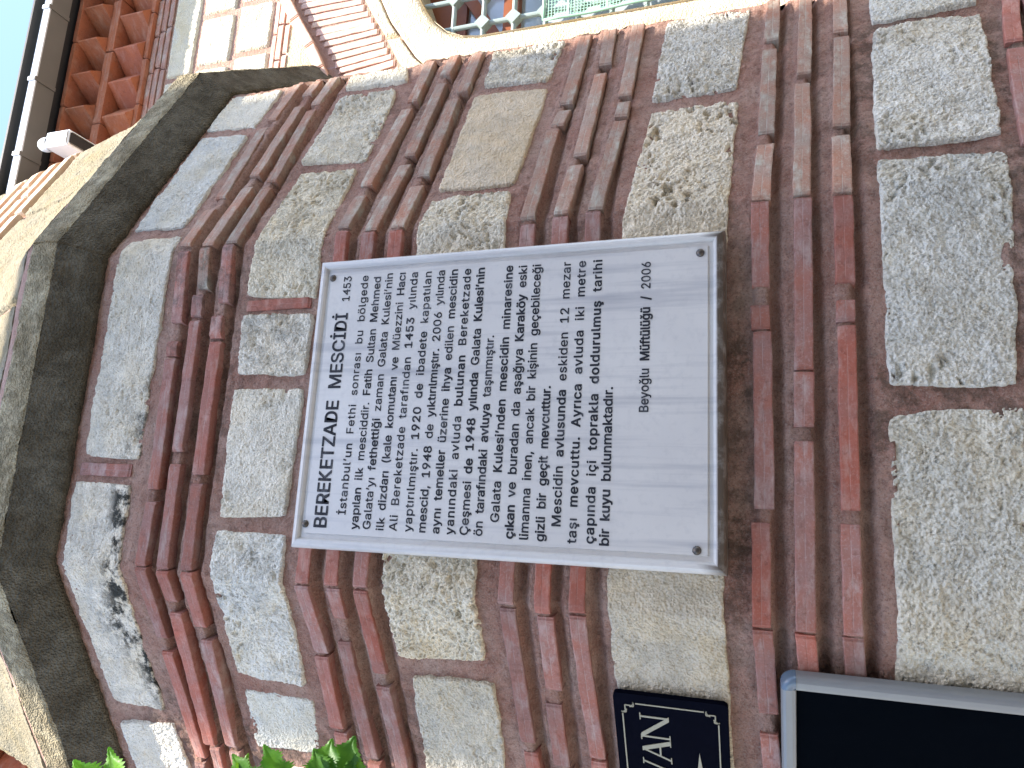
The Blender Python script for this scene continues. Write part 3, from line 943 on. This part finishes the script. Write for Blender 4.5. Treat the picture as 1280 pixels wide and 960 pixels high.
GX = [1.845 + .14 * i for i in range(8)]
YG = 1.035
for z in GZ:
    if z > .83: continue
    x0 = 1.755 if z < .56 else float(np.interp(z, [p[1] for p in OPEN], [p[0] for p in OPEN]))
    gr.tube([(x0, YG, z + ZO), (2 * XC - x0, YG, z + ZO)], .011, 10)
for x in GX:
    gr.tube([(x, YG, -1.05 + ZO), (x, YG, open_top(x) + ZO)], .011, 10)
for z in GZ:
    for x in GX:
        if z < open_top(x) - .05:
            q = .017
            gr.obox((x, YG, z + ZO), (q, 0, q), (0, .02, 0), (-q, 0, q))
gr.build('grille', M_IRON, mosque)
# dark room behind the panes
rm = MB()
rm.box(1.5, 3.4, 1.26, 2.6, -1.1 + ZO, 1.1 + ZO)
rm.build('room_lining', M_BLK, mosque)

# green debris net hung over the lower window
M_NET = mat_plain('green_net_thread', (0.30, 0.50, 0.38), .7, 0, .2, .15, 20)
net_t = thing('safety_net', 'pale green debris net hung over the lower part of the grilled window', 'net', (2.3, 1.0, ZO - .3))
nb = MB()
X = np.arange(1.785, 2.9, .0135); Z = np.arange(-.95, .285, .0135)
def ny(x, z):
    return 1.004 + .006 * math.sin(x * 21 + z * 4) + .004 * math.sin(z * 17)
for x in X:
    zs = np.linspace(-.95, .285, 26)
    w = .0045 if int(round((x - 1.785) / .0135)) % 12 == 0 else .0015
    P = np.array([[(x - w, ny(x, z), z + ZO), (x + w, ny(x, z), z + ZO)] for z in zs]); nb.grid(P, flip=True)
for z in Z:
    xs = np.linspace(1.785, 2.9, 26)
    w = .005 if int(round((z + .95) / .0135)) % 12 == 0 else .0015
    P = np.array([[(x, ny(x, z) - .0012, z - w + ZO), (x, ny(x, z) - .0012, z + w + ZO)] for x in xs]); nb.grid(P)
nb.build('net_mesh', M_NET, net_t)
nb = MB()
nb.tube([(x, ny(x, .285), .285 + ZO) for x in np.linspace(1.785, 2.9, 20)], .007, 8)
nb.tube([(1.785, ny(1.785, z), z + ZO) for z in np.linspace(-.95, .285, 20)], .006, 8)
nb.build('hem_cord', M_NET, net_t, smooth=True)

# ------------------------------------------------------------------ engraved marble plaque
def mat_marble():
    t = NT('white_marble')
    co = t.coords()
    c = t.mix(t.ramp(t.noise(co, 3.5, 5, .6), [(.35, 0.0), (.7, 1.0)]), (0.60, 0.57, 0.515), (0.53, 0.505, 0.465))
    c = t.mix(t.ramp(t.noise(t.coords((26, 1, 1.3)), 1.0, 5, .62), [(.53, 0.0), (.74, .62)]), c, (0.27, 0.27, 0.285))
    c = t.mix(t.ramp(t.noise(t.coords((60, 1, 2.2)), 1.0, 3, .6), [(.60, 0.0), (.80, .30)]), c, (0.24, 0.24, 0.25))
    c = t.mix(t.ramp(t.noise(co, 60, 4, .65), [(.30, .22), (.48, 0.0)]), c, (0.36, 0.35, 0.34))
    a = t.attr()
    c = t.mix(t.math('MULTIPLY', a.outputs['Alpha'], t.ramp(t.noise(co, 22, 5, .7), [(.25, 0.55), (.50, 1.0)])), c, (0.085, 0.062, 0.042))
    return t.fin(c, .30, t.bump(t.noise(co, 300, 2), .06, .001), 0, .5)
M_MARBLE = mat_marble()
plaque = thing('marble_plaque', 'white marble plaque engraved with many lines of black Turkish text, moulded frame and four screws', 'plaque', (0, -.02, ZO))
PW, PH = .350, .487
PROFP = [(0, .025), (0, -.034), (.0015, -.040), (.005, -.0455), (.010, -.0490), (.0155, -.0500), (.0200, -.0480), (.0228, -.0440), (.0240, -.0405), (.0300, -.0400), (.0335, -.0405), (.0350, -.0445)]
PB = .0445
mb = MB()
G = []
for (ins, y) in PROFP:
    w, h = PW - ins, PH - ins
    ring = []
    cr = [(-w, h), (w, h), (w, -h), (-w, -h), (-w, h)]
    for (xa, za), (xb, zb) in zip(cr[:-1], cr[1:]):
        for i in range(24):
            ring.append((xa + (xb - xa) * i / 24, y, za + (zb - za) * i / 24 + ZO))
    ring.append(ring[0])
    G.append(ring)
G = np.array(G)
A = np.zeros(G.shape[:2] + (4,)); A[..., :3] = 1
A[..., 3] = np.where(G[..., 2] - ZO < -.470, 1.0, 0) * (np.arange(len(PROFP))[:, None] < 6)
G[..., 1] += .0004 * fbm(G[..., 0] * 40, G[..., 2] * 40, 4, 2)
mb.grid(G, A)
mb.build('moulded_frame', M_MARBLE, plaque)
mb = MB()
wi, hi = PW - .035, PH - .035
Xp = np.linspace(-wi, wi, 60); Zp = np.linspace(-hi, hi, 80)
Xg, Zg = np.meshgrid(Xp, Zp, indexing='ij')
mb.grid(np.stack([Xg, np.full_like(Xg, -PB), Zg + ZO], -1), (1, 1, 1, 0), flip=True)
mb.build('panel', M_MARBLE, plaque)

tl = NT('black_letter_paint')
co_ = tl.coords()
wear = tl.ramp(tl.noise(co_, 26, 5, .7), [(.52, 0.0), (.74, .62)])
aw = tl.attr()
wear = tl.math('ADD', tl.math('MULTIPLY', wear, .62), tl.math('MULTIPLY', tl.math('SUBTRACT', 1.0, aw.outputs['Alpha']), 0.0))
M_INK = tl.fin(tl.mix(wear, (0.022, 0.023, 0.027), (0.30, 0.30, 0.31)), .6, None, 0, .2)

FONT = None
try:      # the sans face that ships inside Blender; the built-in one otherwise
    FONT = bpy.data.fonts.load(bpy.utils.system_resource('DATAFILES', path='fonts') + '/Inter.woff2')
except Exception:
    FONT = None
FONT_B = bpy.data.fonts.load('<builtin>')
_tc = {}
def raw_mesh(txt, font):
    key = (txt, font)
    if key not in _tc:
        cu = bpy.data.curves.new('w', 'FONT')
        cu.body = txt
        cu.size = 1.0
        cu.resolution_u = 3
        if font: cu.font = font
        ob = bpy.data.objects.new('w', cu)
        COL.objects.link(ob)
        bpy.context.view_layer.update()
        dg = bpy.context.evaluated_depsgraph_get()
        me = bpy.data.meshes.new_from_object(ob.evaluated_get(dg))
        v = np.zeros(len(me.vertices) * 3); me.vertices.foreach_get('co', v); v = v.reshape(-1, 3)
        f = [tuple(p.vertices) for p in me.polygons]
        bpy.data.objects.remove(ob); bpy.data.curves.remove(cu); bpy.data.meshes.remove(me)
        _tc[key] = (v, f)
    return _tc[key]
def ext(txt): return float(np.ptp(raw_mesh(txt, FONT)[0][:, 0]))
CAP = float(raw_mesh('H', FONT)[0][:, 1].max())
_adv = {}
def adv(c):
    if c not in _adv: _adv[c] = ext('H' + c + 'H') - ext('HH')
    return _adv[c]
def glyph(c):
    v, f = raw_mesh(c, FONT)
    if c in 'Kk4' and FONT:            # overlapping outlines fill badly; take these from the built-in face, same box
        w, g = raw_mesh(c, FONT_B)
        w = w.copy()
        for k in (0, 1):
            w[:, k] = (w[:, k] - w[:, k].min()) / np.ptp(w[:, k]) * np.ptp(v[:, k]) + v[:, k].min()
        return w, g
    return v, f
def text_line(txt, x0, x1, zb, cap, bold, parent, y, name='text_line'):
    size = cap / CAP
    words = txt.split()
    L = x1 - x0
    gap = .40 * size
    nch = sum(len(w) for w in words)
    nat = sum(adv(c) for w in words for c in w) * size
    room = L - gap * (len(words) - 1)
    sq = min(1.10, max(.80, room / nat))
    extra = room - nat * sq                       # spread over letters and gaps
    if extra > 0:
        ls = extra / (nch + 3.0 * (len(words) - 1))
        gap += 3.0 * ls
    else:
        ls = 0.0
    mb = MB()
    x = x0
    for w in words:
        bb = max(.010, bold * 1.4 + rng.uniform(-.010, .005)) * size
        for c in w:
            v, f = glyph(c)
            for q, (ox, oz) in enumerate(((0, 0), (-bb, 0), (bb, 0), (0, bb * .7), (0, -bb * .7), (-bb * .7, bb * .5), (bb * .7, -bb * .5), (bb * .7, bb * .5), (-bb * .7, -bb * .5))):
                P = np.stack([x + v[:, 0] * size * sq + ox, np.full(len(v), y - .00004 * q), zb + v[:, 1] * size + oz + ZO], -1)
                mb.add(P, f)
            x += adv(c) * size * sq + ls
        x += gap
    return mb.build(name, M_INK, parent)

TXT = [
 ("BEREKETZADE MESCİDİ", -.304, .212, .395, .0330, .015),
 ("1453", .239, .307, .3945, .0205, .008),
 ("İstanbul'un Fethi sonrası bu bölgede", -.271, .306, .3475, .0190, .010),
 ("yapılan ilk mesciddir. Fatih Sultan Mehmed", -.302, .300, .3130, .0190, .014),
 ("Galata'yı fethettiği zaman Galata Kulesi'nin", -.301, .307, .2810, .0190, .014),
 ("ilk dizdarı (kale komutanı ve Müezzini Hacı", -.302, .306, .2470, .0190, .014),
 ("Ali Bereketzade tarafından 1453 yılında", -.301, .306, .2145, .0190, .013),
 ("yaptırılmıştır. 1920 de ibadete kapatılan", -.301, .305, .1785, .0190, .014),
 ("mescid, 1948 de yıktırılmıştır. 2006 yılında", -.302, .305, .1445, .0190, .014),
 ("aynı temeller üzerine ihya edilen mescidin", -.302, .305, .1115, .0190, .016),
 ("yanındaki avluda bulunan Bereketzade", -.302, .305, .0785, .0190, .018),
 ("Çeşmesi de 1948 yılında Galata Kulesi'nin", -.302, .304, .0445, .0190, .018),
 ("ön tarafındaki avluya taşınmıştır.", -.302, .141, .0120, .0190, .017),
 ("Galata Kulesi'nden mescidin minaresine", -.272, .304, -.0240, .0190, .018),
 ("çıkan ve buradan da aşağıya Karaköy eski", -.304, .302, -.0575, .0190, .019),
 ("limanına inen, ancak bir kişinin geçebileceği", -.305, .302, -.0905, .0190, .019),
 ("gizli bir geçit mevcuttur.", -.306, .023, -.1250, .0190, .019),
 ("Mescidin avlusunda eskiden 12 mezar", -.275, .303, -.1590, .0190, .017),
 ("taşı mevcuttu. Ayrıca avluda iki metre", -.306, .304, -.1930, .0190, .018),
 ("çapında içi toprakla doldurulmuş tarihi", -.305, .304, -.2295, .0190, .019),
 ("bir kuyu bulunmaktadır.", -.308, .019, -.2600, .0190, .020),
 ("Beyoğlu Müftülüğü / 2006", -.037, .291, -.3345, .0190, .017),
]
for (t_, x0, x1, zb, cap, bold) in TXT:
    text_line(t_.replace("'", "\u2019"), x0, x1, zb, cap, bold, plaque, -PB - .0006)
M_SCREW = mat_plain('worn_steel', (0.10, 0.085, 0.070), .34, .7, .5, .4, 120)
def dome(mb, c, r, h, n=18, k=6, axis=(0, -1, 0)):
    ax = Vector(axis); u = ax.orthogonal().normalized(); w = ax.cross(u)
    c = Vector(c)
    G = []
    for i in range(k + 1):
        t = i / k * math.pi / 2
        rr, hh = r * math.cos(t), h * math.sin(t)
        G.append([tuple(c + ax * hh + (u * math.cos(2 * math.pi * j / n) + w * math.sin(2 * math.pi * j / n)) * max(rr, 1e-5)) for j in range(n + 1)])
    mb.grid(np.array(G))
for (x, z) in ((.303, .447), (-.295, .451), (.301, -.437), (-.306, -.432)):
    mb = MB(); dome(mb, (x, -PB - .0003, z + ZO), .0088, .0068)
    mb.build('screw', M_SCREW, plaque, smooth=True)

# ------------------------------------------------------------------ things hung on the left face: local frame (s along the face, z, d outwards)
tL = np.array((math.cos(A_L), -math.sin(A_L), 0)); nL = np.array((-math.sin(A_L), -math.cos(A_L), 0))
def LP(s, z, d):
    return np.array((-.435, 0, ZO)) + tL * s + nL * d + np.array((0, 0, z))
def lbox(mb, s0, s1, z0, z1, d0, d1):
    v = [LP(s, z, d) for s in (s0, s1) for z in (z0, z1) for d in (d0, d1)]
    mb.add(v, [(0, 1, 3, 2), (4, 6, 7, 5), (0, 4, 5, 1), (2, 3, 7, 6), (0, 2, 6, 4), (1, 5, 7, 3)])
def lpoly(mb, pts, d, th=.0012):
    n = len(pts)
    v = [LP(s, z, d + th) for s, z in pts] + [LP(s, z, d) for s, z in pts]
    mb.add(v, [tuple(range(n))] + [(i, i + n, (i + 1) % n + n, (i + 1) % n) for i in range(n)])
def soff(x):   # offsets traced along the unrolled face to face-local s
    return x + .435

M_NAVY = mat_plain('navy_enamel', (0.0015, 0.002, 0.006), .7, 0, .02, .4, 14)
M_GOLD = mat_plain('cream_lettering', (0.32, 0.295, 0.205), .5, 0, .3, .12, 60)
sign = thing('name_sign', 'small navy sign with thin cream border and the letters VAN over an arrow', 'sign', tuple(LP(soff(-.80), -.37, 0)))
def rrect(s0, s1, z0, z1, r, skew=0.0, n=6):
    o = []
    for cx, cz, a0 in ((s1 - r, z1 - r, 0), (s0 + r, z1 - r, 90), (s0 + r, z0 + r, 180), (s1 - r, z0 + r, 270)):
        for i in range(n + 1):
            a = RAD(a0 + 90 * i / n)
            o.append((cx + r * math.cos(a), cz + r * math.sin(a)))
    return o
SG = .012      # front of the sign stands off the wall
mb = MB()
lpoly(mb, rrect(soff(-1.16), soff(-.622), -.481, -.250, .010), .004, .012)
mb.build('board', M_NAVY, sign)
bd = MB()
def bstroke(pts, w, d=.0162):
    for (a, b) in zip(pts[:-1], pts[1:]):
        a, b = np.array(a), np.array(b)
        t = (b - a) / np.linalg.norm(b - a); n_ = np.array((-t[1], t[0])) * w / 2
        lpoly(bd, [tuple(a - n_), tuple(b - n_), tuple(b + n_), tuple(a + n_)], d)
bx0, bx1, bz0, bz1 = soff(-1.14), soff(-.644), -.462, -.268
bstroke([(bx0 + .03, bz1), (bx1 - .028, bz1)], .0026)
bstroke([(bx0 + .03, bz0), (bx1 - .028, bz0)], .0026)
bstroke([(bx1, bz1 - .028), (bx1, bz0 + .028)], .0026)
bstroke([(bx0, bz1 - .028), (bx0, bz0 + .028)], .0026)
for (cx, cz, sx, sz) in ((bx1, bz1, -1, -1), (bx1, bz0, -1, 1), (bx0, bz1, 1, -1), (bx0, bz0, 1, 1)):
    bstroke([(cx + sx * .006, cz + sz * .018), (cx + sx * .006, cz + sz * .006), (cx + sx * .018, cz + sz * .006)], .0024, .0163)
    for k in range(2):      # small curls
        o = [(cx + sx * (.016 + .012 * t + .004 * math.sin(5 * t)), cz + sz * (.006 - .006 * t) + sz * .004 * math.sin(6.3 * t + 2 * k)) for t in np.linspace(0, 1, 7)]
        bstroke(o, .0020, .0164 + .0001 * k)
        o = [(cx + sx * (.006 - .006 * t) + sx * .004 * math.sin(6.3 * t + 2 * k), cz + sz * (.016 + .012 * t + .004 * math.sin(5 * t))) for t in np.linspace(0, 1, 7)]
        bstroke(o, .0020, .0165 + .0001 * k)
bd.build('border', M_GOLD, sign)
lt = MB()
def lq(pts, d=.0163): lpoly(lt, [(soff(p[0]), p[1]) for p in pts], d)
zt, zb_ = -.304, -.363
def thick(a, b, w, d=.0163):
    lq([(a[0] - w / 2, a[1]), (b[0] - w / 2, b[1]), (b[0] + w / 2, b[1]), (a[0] + w / 2, a[1])], d)
def serif(x, z, w=.017, h=.0022, d=.0164): lq([(x - w / 2, z - h / 2), (x + w / 2, z - h / 2), (x + w / 2, z + h / 2), (x - w / 2, z + h / 2)], d)
# N
thick((-.7245, zt), (-.7245, zb_), .0040); thick((-.6735, zt), (-.6735, zb_), .0040, .0166)
thick((-.7225, zt), (-.6745, zb_), .0115, .01635); serif(-.7265, zt, .014); serif(-.7245, zb_); serif(-.6735, zt)
# A
thick((-.757, zt), (-.7815, zb_), .0042); thick((-.7575, zt), (-.736, zb_), .0105, .01635); serif(-.7815, zb_, .016); serif(-.736, zb_, .019)
lq([(-.773, -.343), (-.744, -.343), (-.744, -.3395), (-.773, -.3395)], .0167)
# V
thick((-.835, zt), (-.812, zb_), .0105); thick((-.789, zt), (-.811, zb_), .0042, .01635); serif(-.835, zt, .019); serif(-.789, zt, .016)
lt.build('lettering', M_GOLD, sign)
ar = MB()
lpoly(ar, [(soff(-.750), -.421), (soff(-.835), -.411), (soff(-.822), -.421), (soff(-.835), -.431)], .0163)
lpoly(ar, [(soff(-.822), -.4225), (soff(-.822), -.4195), (soff(-1.02), -.4195), (soff(-1.02), -.4225)], .0162)
ar.build('arrow', M_GOLD, sign)

M_ALU = mat_plain('brushed_aluminium', (0.22, 0.225, 0.215), .45, .2, .5, .08, 20)
M_CAP = mat_plain('grey_blue_plastic', (0.10, 0.14, 0.18), .22, 0, .6, .1, 20)
M_SLATE = mat_plain('black_writing_surface', (0.001, 0.002, 0.0035), .85, 0, .015, .3, 8)
board = thing('notice_board', 'blank black notice board with rounded aluminium frame below the navy sign', 'board', tuple(LP(-.6, -1.0, 0)))
bs0, bs1, bzt, bzb = -1.10, -.088, -.580, -1.45
D0, D1 = .012, .038
mb = MB(); lbox(mb, bs0 + .02, bs1 - .02, bzb + .02, bzt - .02, D0, D1 - .009); mb.build('writing_panel', M_SLATE, board)
def rail(p0, p1, inw):
    """rounded aluminium rail from p0 to p1, inw: unit (s,z) pointing to the board centre"""
    prof = [(0.0, D0), (0.0, D1 - .012), (.0012, D1 - .006), (.004, D1 - .002), (.009, D1), (.020, D1 - .0005), (.026, D1 - .002), (.0275, D1 - .008)]
    mb = MB()
    P = np.array([[LP(p[0] + inw[0] * o, p[1] + inw[1] * o, d) for (o, d) in prof] for p in (p0, p1)])
    mb.grid(P)
    return mb.build('frame_rail', M_ALU, board, smooth=False)
cc = .027
rail((bs0 + cc, bzt), (bs1 - cc, bzt), (0, -1)); rail((bs1, bzt - cc), (bs1, bzb + cc), (-1, 0))
rail((bs1 - cc, bzb), (bs0 + cc, bzb), (0, 1)); rail((bs0, bzb + cc), (bs0, bzt - cc), (1, 0))
for (cs, cz, sx, sz) in ((bs1, bzt, -1, -1), (bs0, bzt, 1, -1), (bs1, bzb, -1, 1), (bs0, bzb, 1, 1)):
    mb = MB()
    rc = cc + .0006
    ox, oz = cs + sx * cc, cz + sz * cc
    prof = [(1.0, D0), (1.0, D1 - .012), (.96, D1 - .005), (.86, D1 - .0008), (.66, D1 + .0012), (.30, D1 + .0006), (.04, D1 - .003), (0.0, D1 - .009)]
    P = np.array([[LP(ox - sx * rc * f * math.cos(t), oz - sz * rc * f * math.sin(t), d) for f, d in prof] for t in np.linspace(0, math.pi / 2, 12)])
    mb.grid(P)
    mb.build('corner_cap', M_CAP, board, smooth=True)

# ------------------------------------------------------------------ security camera under the eaves
M_WHITE = mat_plain('white_plastic', (0.72, 0.76, 0.80), .35, 0, .4, .05, 9)
cctv = thing('security_camera', 'white box shaped security camera with round hood under the mosque eaves', 'camera', (1.385, .86, 2.5 + ZO))
def bevel_box(x0, x1, y0, y1, z0, z1, r):
    bm = bmesh.new()
    bmesh.ops.create_cube(bm, size=1)
    for v in bm.verts:
        v.co = Vector(((x0 + x1) / 2 + v.co.x * (x1 - x0), (y0 + y1) / 2 + v.co.y * (y1 - y0), (z0 + z1) / 2 + v.co.z * (z1 - z0)))
    bmesh.ops.bevel(bm, geom=bm.edges[:], offset=r, segments=2, affect='EDGES')
    me = bpy.data.meshes.new('box'); bm.to_mesh(me); bm.free()
    return me
obj('housing', bevel_box(1.346, 1.421, .70, .865, 2.44 + ZO, 2.580 + ZO, .004), M_WHITE, cctv)
mb = MB()
G = []
for t in np.linspace(0, 1, 9):
    zz, rr = 2.592 + .068 * t, .034 * math.sqrt(max(0.0, 1 - max(0, (t - .35) / .65) ** 2))
    G.append([(1.384 + max(rr, 1e-4) * math.cos(a), .737 + max(rr, 1e-4) * math.sin(a), zz + ZO) for a in np.linspace(0, 2 * math.pi, 25)])
mb.grid(np.array(G)); mb.build('hood', M_WHITE, cctv, smooth=True)
mb = MB(); mb.tube([(1.384, .737, 2.581 + ZO), (1.384, .737, 2.5925 + ZO)], .030, 20); mb.build('sensor_ring', M_BLK, cctv)
mb = MB(); mb.tube([(1.384, .864, 2.50 + ZO), (1.384, .93, 2.50 + ZO), (1.384, 1.03, 2.47 + ZO)], .014, 10); mb.build('mount_arm', M_GUT, cctv, smooth=True)
mb = MB(); mb.box(1.352, 1.4149, .6965, .6995, 2.445 + ZO, 2.449 + ZO); mb.box(1.355, 1.3585, .715, .85, 2.434 + ZO, 2.4396 + ZO); mb.box(1.4085, 1.412, .715, .85, 2.434 + ZO, 2.4396 + ZO)
mb.build('base_rail', M_GUT, cctv)
mb = MB(); mb.box(1.3595, 1.4075, .708, .858, 2.436 + ZO, 2.4392 + ZO); mb.build('underside_shade', M_BLK, cctv)  # black sheet paints in the shade under the housing

# ------------------------------------------------------------------ leafy shrub at the left, only its tips are in the picture
def mat_leaf():
    t = NT('leaf_green')
    co = t.coords()
    a = t.attr()
    c = t.mix(t.ramp(t.noise(co, 40, 4), [(.35, 0.0), (.7, 1.0)]), (0.060, 0.165, 0.020), (0.13, 0.28, 0.032))
    c = t.mix(1.0, c, a.outputs['Color'], 'MULTIPLY')
    t.fin(c, .45, t.bump(t.noise(co, 160, 3), .3, .001), 0, .4)
    tr = t.n('ShaderNodeBsdfTranslucent')
    t.l(t.mix(1.0, c, (1.5, 1.6, .7), 'MULTIPLY'), tr.inputs[0])
    mx = t.n('ShaderNodeMixShader'); mx.inputs[0].default_value = .5
    t.l(t.b.outputs[0], mx.inputs[1]); t.l(tr.outputs[0], mx.inputs[2]); t.l(mx.outputs[0], t.out.inputs[0])
    return t.m
M_LEAF = mat_leaf()
M_STEM = mat_plain('green_stem', (0.12, 0.16, 0.05), .6)
shrub = thing('leafy_shrub', 'bright green serrated leaf sprays reaching in front of the wall beside the sign', 'shrub', (-1.0, -.35, 0))
def leaf(tip, base, width, face, tint, fold=.25, curl=.15, lobes=3):
    tip, base, face = Vector(tip), Vector(base), Vector(face).normalized()
    ax = tip - base; L = ax.length; ax.normalize()
    sd = ax.cross(face).normalized(); up = sd.cross(ax).normalized()
    nt, nw = 35, 6
    G = []
    for i in range(nt):
        t = i / (nt - 1)
        env = math.sin(math.pi * min(1, t ** .75)) ** .8 * (1 - .25 * t)
        env *= 1 + .22 * math.cos(2 * math.pi * (t * lobes - .1))             # lobes
        env *= 1 + .15 * ((i % 2) * 2 - 1) * (1 if 0 < i < nt - 1 else 0)      # teeth
        hw = width * .5 * max(env, .0)
        row = []
        for j in range(-nw, nw + 1):
            s_ = j / nw
            p = base + ax * (L * t + .10 * L * abs(s_) * (1 - t) * .6) + sd * (hw * s_)
            p += up * (fold * hw * abs(s_) - curl * L * t * t + .03 * L * math.sin(9 * t + 3 * s_) * abs(s_))
            row.append(tuple(p))
        G.append(row)
    mb = MB(); mb.grid(np.array(G), (*tint, 0))
    return mb.build('leaf', M_LEAF, shrub, smooth=True)
CAMP = Vector((-0.30062, -1.54712, -0.56900 + ZO))
SPR = [  # tip, base (relative to the plaque centre height), width, tint
 ((-.634, -.682, .352), (-.700, -.655, .300), .050, (1.25, 1.35, .9)),
 ((-.622, -.664, .322), (-.705, -.650, .270), .048, (1.2, 1.3, .9)),
 ((-.640, -.548, .197), (-.690, -.530, .150), .040, (.95, .95, 1.1)),
 ((-.627, -.521, .160), (-.690, -.500, .120), .040, (.9, 1.0, .9)),
 ((-.638, -.536, .176), (-.688, -.540, .185), .026, (1.0, .9, .7)),
 ((-.617, -.450, .050), (-.690, -.450, .070), .055, (.62, .72, .85)),
 ((-.620, -.466, .080), (-.690, -.470, .085), .050, (.7, .8, .8)),
 ((-.634, -.480, .100), (-.700, -.470, .070), .045, (.85, .95, .8)),
 ((-.640, -.455, .040), (-.705, -.440, .040), .045, (.7, .8, .9)),
 ((-.72, -.60, .24), (-.78, -.58, .20), .06, (1, 1, 1)),
 ((-.72, -.50, .02), (-.78, -.48, -.02), .06, (1, 1, 1)),
 ((-.74, -.64, .36), (-.80, -.60, .30), .06, (1.1, 1.1, 1)),
]
for (tp, bs, w, tint) in SPR:
    tp = Vector(tp) + Vector((0, 0, ZO)); bs = Vector(bs) + Vector((0, 0, ZO))
    f = (CAMP - tp).normalized() + Vector((rng.uniform(-.4, .4), rng.uniform(-.3, .3), .35 + rng.uniform(-.2, .2)))
    leaf(tp, bs, w * 1.12, f, tint)
mb = MB()
hub = [Vector((-.86, -.50, ZO - .55)), Vector((-.83, -.52, ZO - .15)), Vector((-.80, -.56, ZO + .12)), Vector((-.79, -.62, ZO + .34))]
mb.tube([(-.92, -.46, 0.0), (-.90, -.48, ZO - 1.2)] + [tuple(p) for p in hub], [.014, .012, .009, .007, .006, .004], 8)
for (tp, bs, w, tint) in SPR:
    bs = Vector(bs) + Vector((0, 0, ZO))
    h = min(hub, key=lambda q: (q - bs).length)
    mb.tube([tuple(h), tuple(h.lerp(bs, .5) + Vector((0, 0, .01))), tuple(bs)], [.004, .003, .002], 6)
mb.build('stem', M_STEM, shrub, smooth=True)

# ------------------------------------------------------------------ street paving and the unseen house and block added to shade the scene
def mat_paving():
    t = NT('street_paving')
    co = t.coords()
    br = t.n('ShaderNodeTexBrick')
    br.inputs['Scale'].default_value = 3.0
    br.inputs['Color1'].default_value = (.30, .28, .26, 1); br.inputs['Color2'].default_value = (.24, .23, .22, 1); br.inputs['Mortar'].default_value = (.12, .11, .10, 1)
    t.l(co, br.inputs['Vector'])
    c = t.mix(t.ramp(t.noise(co, 14, 5), [(.3, 0.0), (.7, .5)]), br.outputs[0], (.33, .31, .29))
    return t.fin(c, .85, t.bump(t.noise(co, 60, 4), .4, .004))
mb = MB()
mb.grid(np.array([[(x, y, 0.0) for y in np.linspace(-300, 300, 9)] for x in np.linspace(-300, 300, 9)]))
gnd = mb.build('ground', mat_paving())
gnd['kind'] = 'structure'
house = thing('unseen_house', 'plain rendered house out of view across the street, added with a stepped block to shade the minaret', 'house', (1.0, -7.0, 0))
h2 = np.array((math.sin(SUN_AZ), -math.cos(SUN_AZ), 0)); l2 = np.array((math.cos(SUN_AZ), math.sin(SUN_AZ), 0))
M_REND = mat_plain('unseen_house_render', (.42, .38, .33), .9, 0, .1, .15, 3)
mb = MB(); mb.box(-7, 9, -10.5, -4.6, 0, 4.4)  # out of view, added to block low sky and shade the street
mb.build('wall', M_REND, house)
mb = MB(); mb.box(-7.2, 9.2, -10.7, -4.4, 4.402, 4.6)
mb.build('roof', M_LEAD, house)  # roof of the added, unseen house
for xw in np.arange(-5.5, 8.6, 2.0):
    for zw in (0.7, 2.6):
        w_ = MB(); w_.box(xw, xw + 1.0, -4.598, -4.55, zw, zw + 1.6); f_ = w_.build('window', M_WHITE, house)  # window of the added, unseen house
        w_ = MB(); w_.box(xw + .07, xw + .93, -4.549, -4.54, zw + .07, zw + 1.53); w_.build('pane', M_GLASS, f_)  # pane of the added, unseen house
# unseen block added and shaped to draw the edge of the shade on the minaret
T0, TL = 5.6, 1.2                       # metres towards the sun, depth
RISE = math.tan(SUN_EL)
OUT = [(-.715, 1.16, -.56), (-.61, 1.33, -.44), (-.45, 1.47, -.225), (-.25, 1.63, -.10), (.08, 1.63, .03), (.35, 1.53, .14), (.85, 1.47, .126), (1.235, 1.42, .094)]
n_ = len(OUT)
v_ = []
for back in (0, TL):
    for lat, zz, al in OUT:
        b_ = l2 * lat + h2 * (T0 + back)
        v_.append((b_[0], b_[1], zz + ZO + (T0 + back - al) * RISE - .35 * back))
    for lat in (OUT[-1][0], OUT[0][0]):
        b_ = l2 * lat + h2 * (T0 + back)
        v_.append((b_[0], b_[1], 3.9))
k_ = n_ + 2
mb = MB(); mb.add(v_, [tuple(range(k_)), tuple(range(2 * k_ - 1, k_ - 1, -1))] + [(i, i + k_, (i + 1) % k_ + k_, (i + 1) % k_) for i in range(k_)])
mb.build('shade_block', M_REND, house)
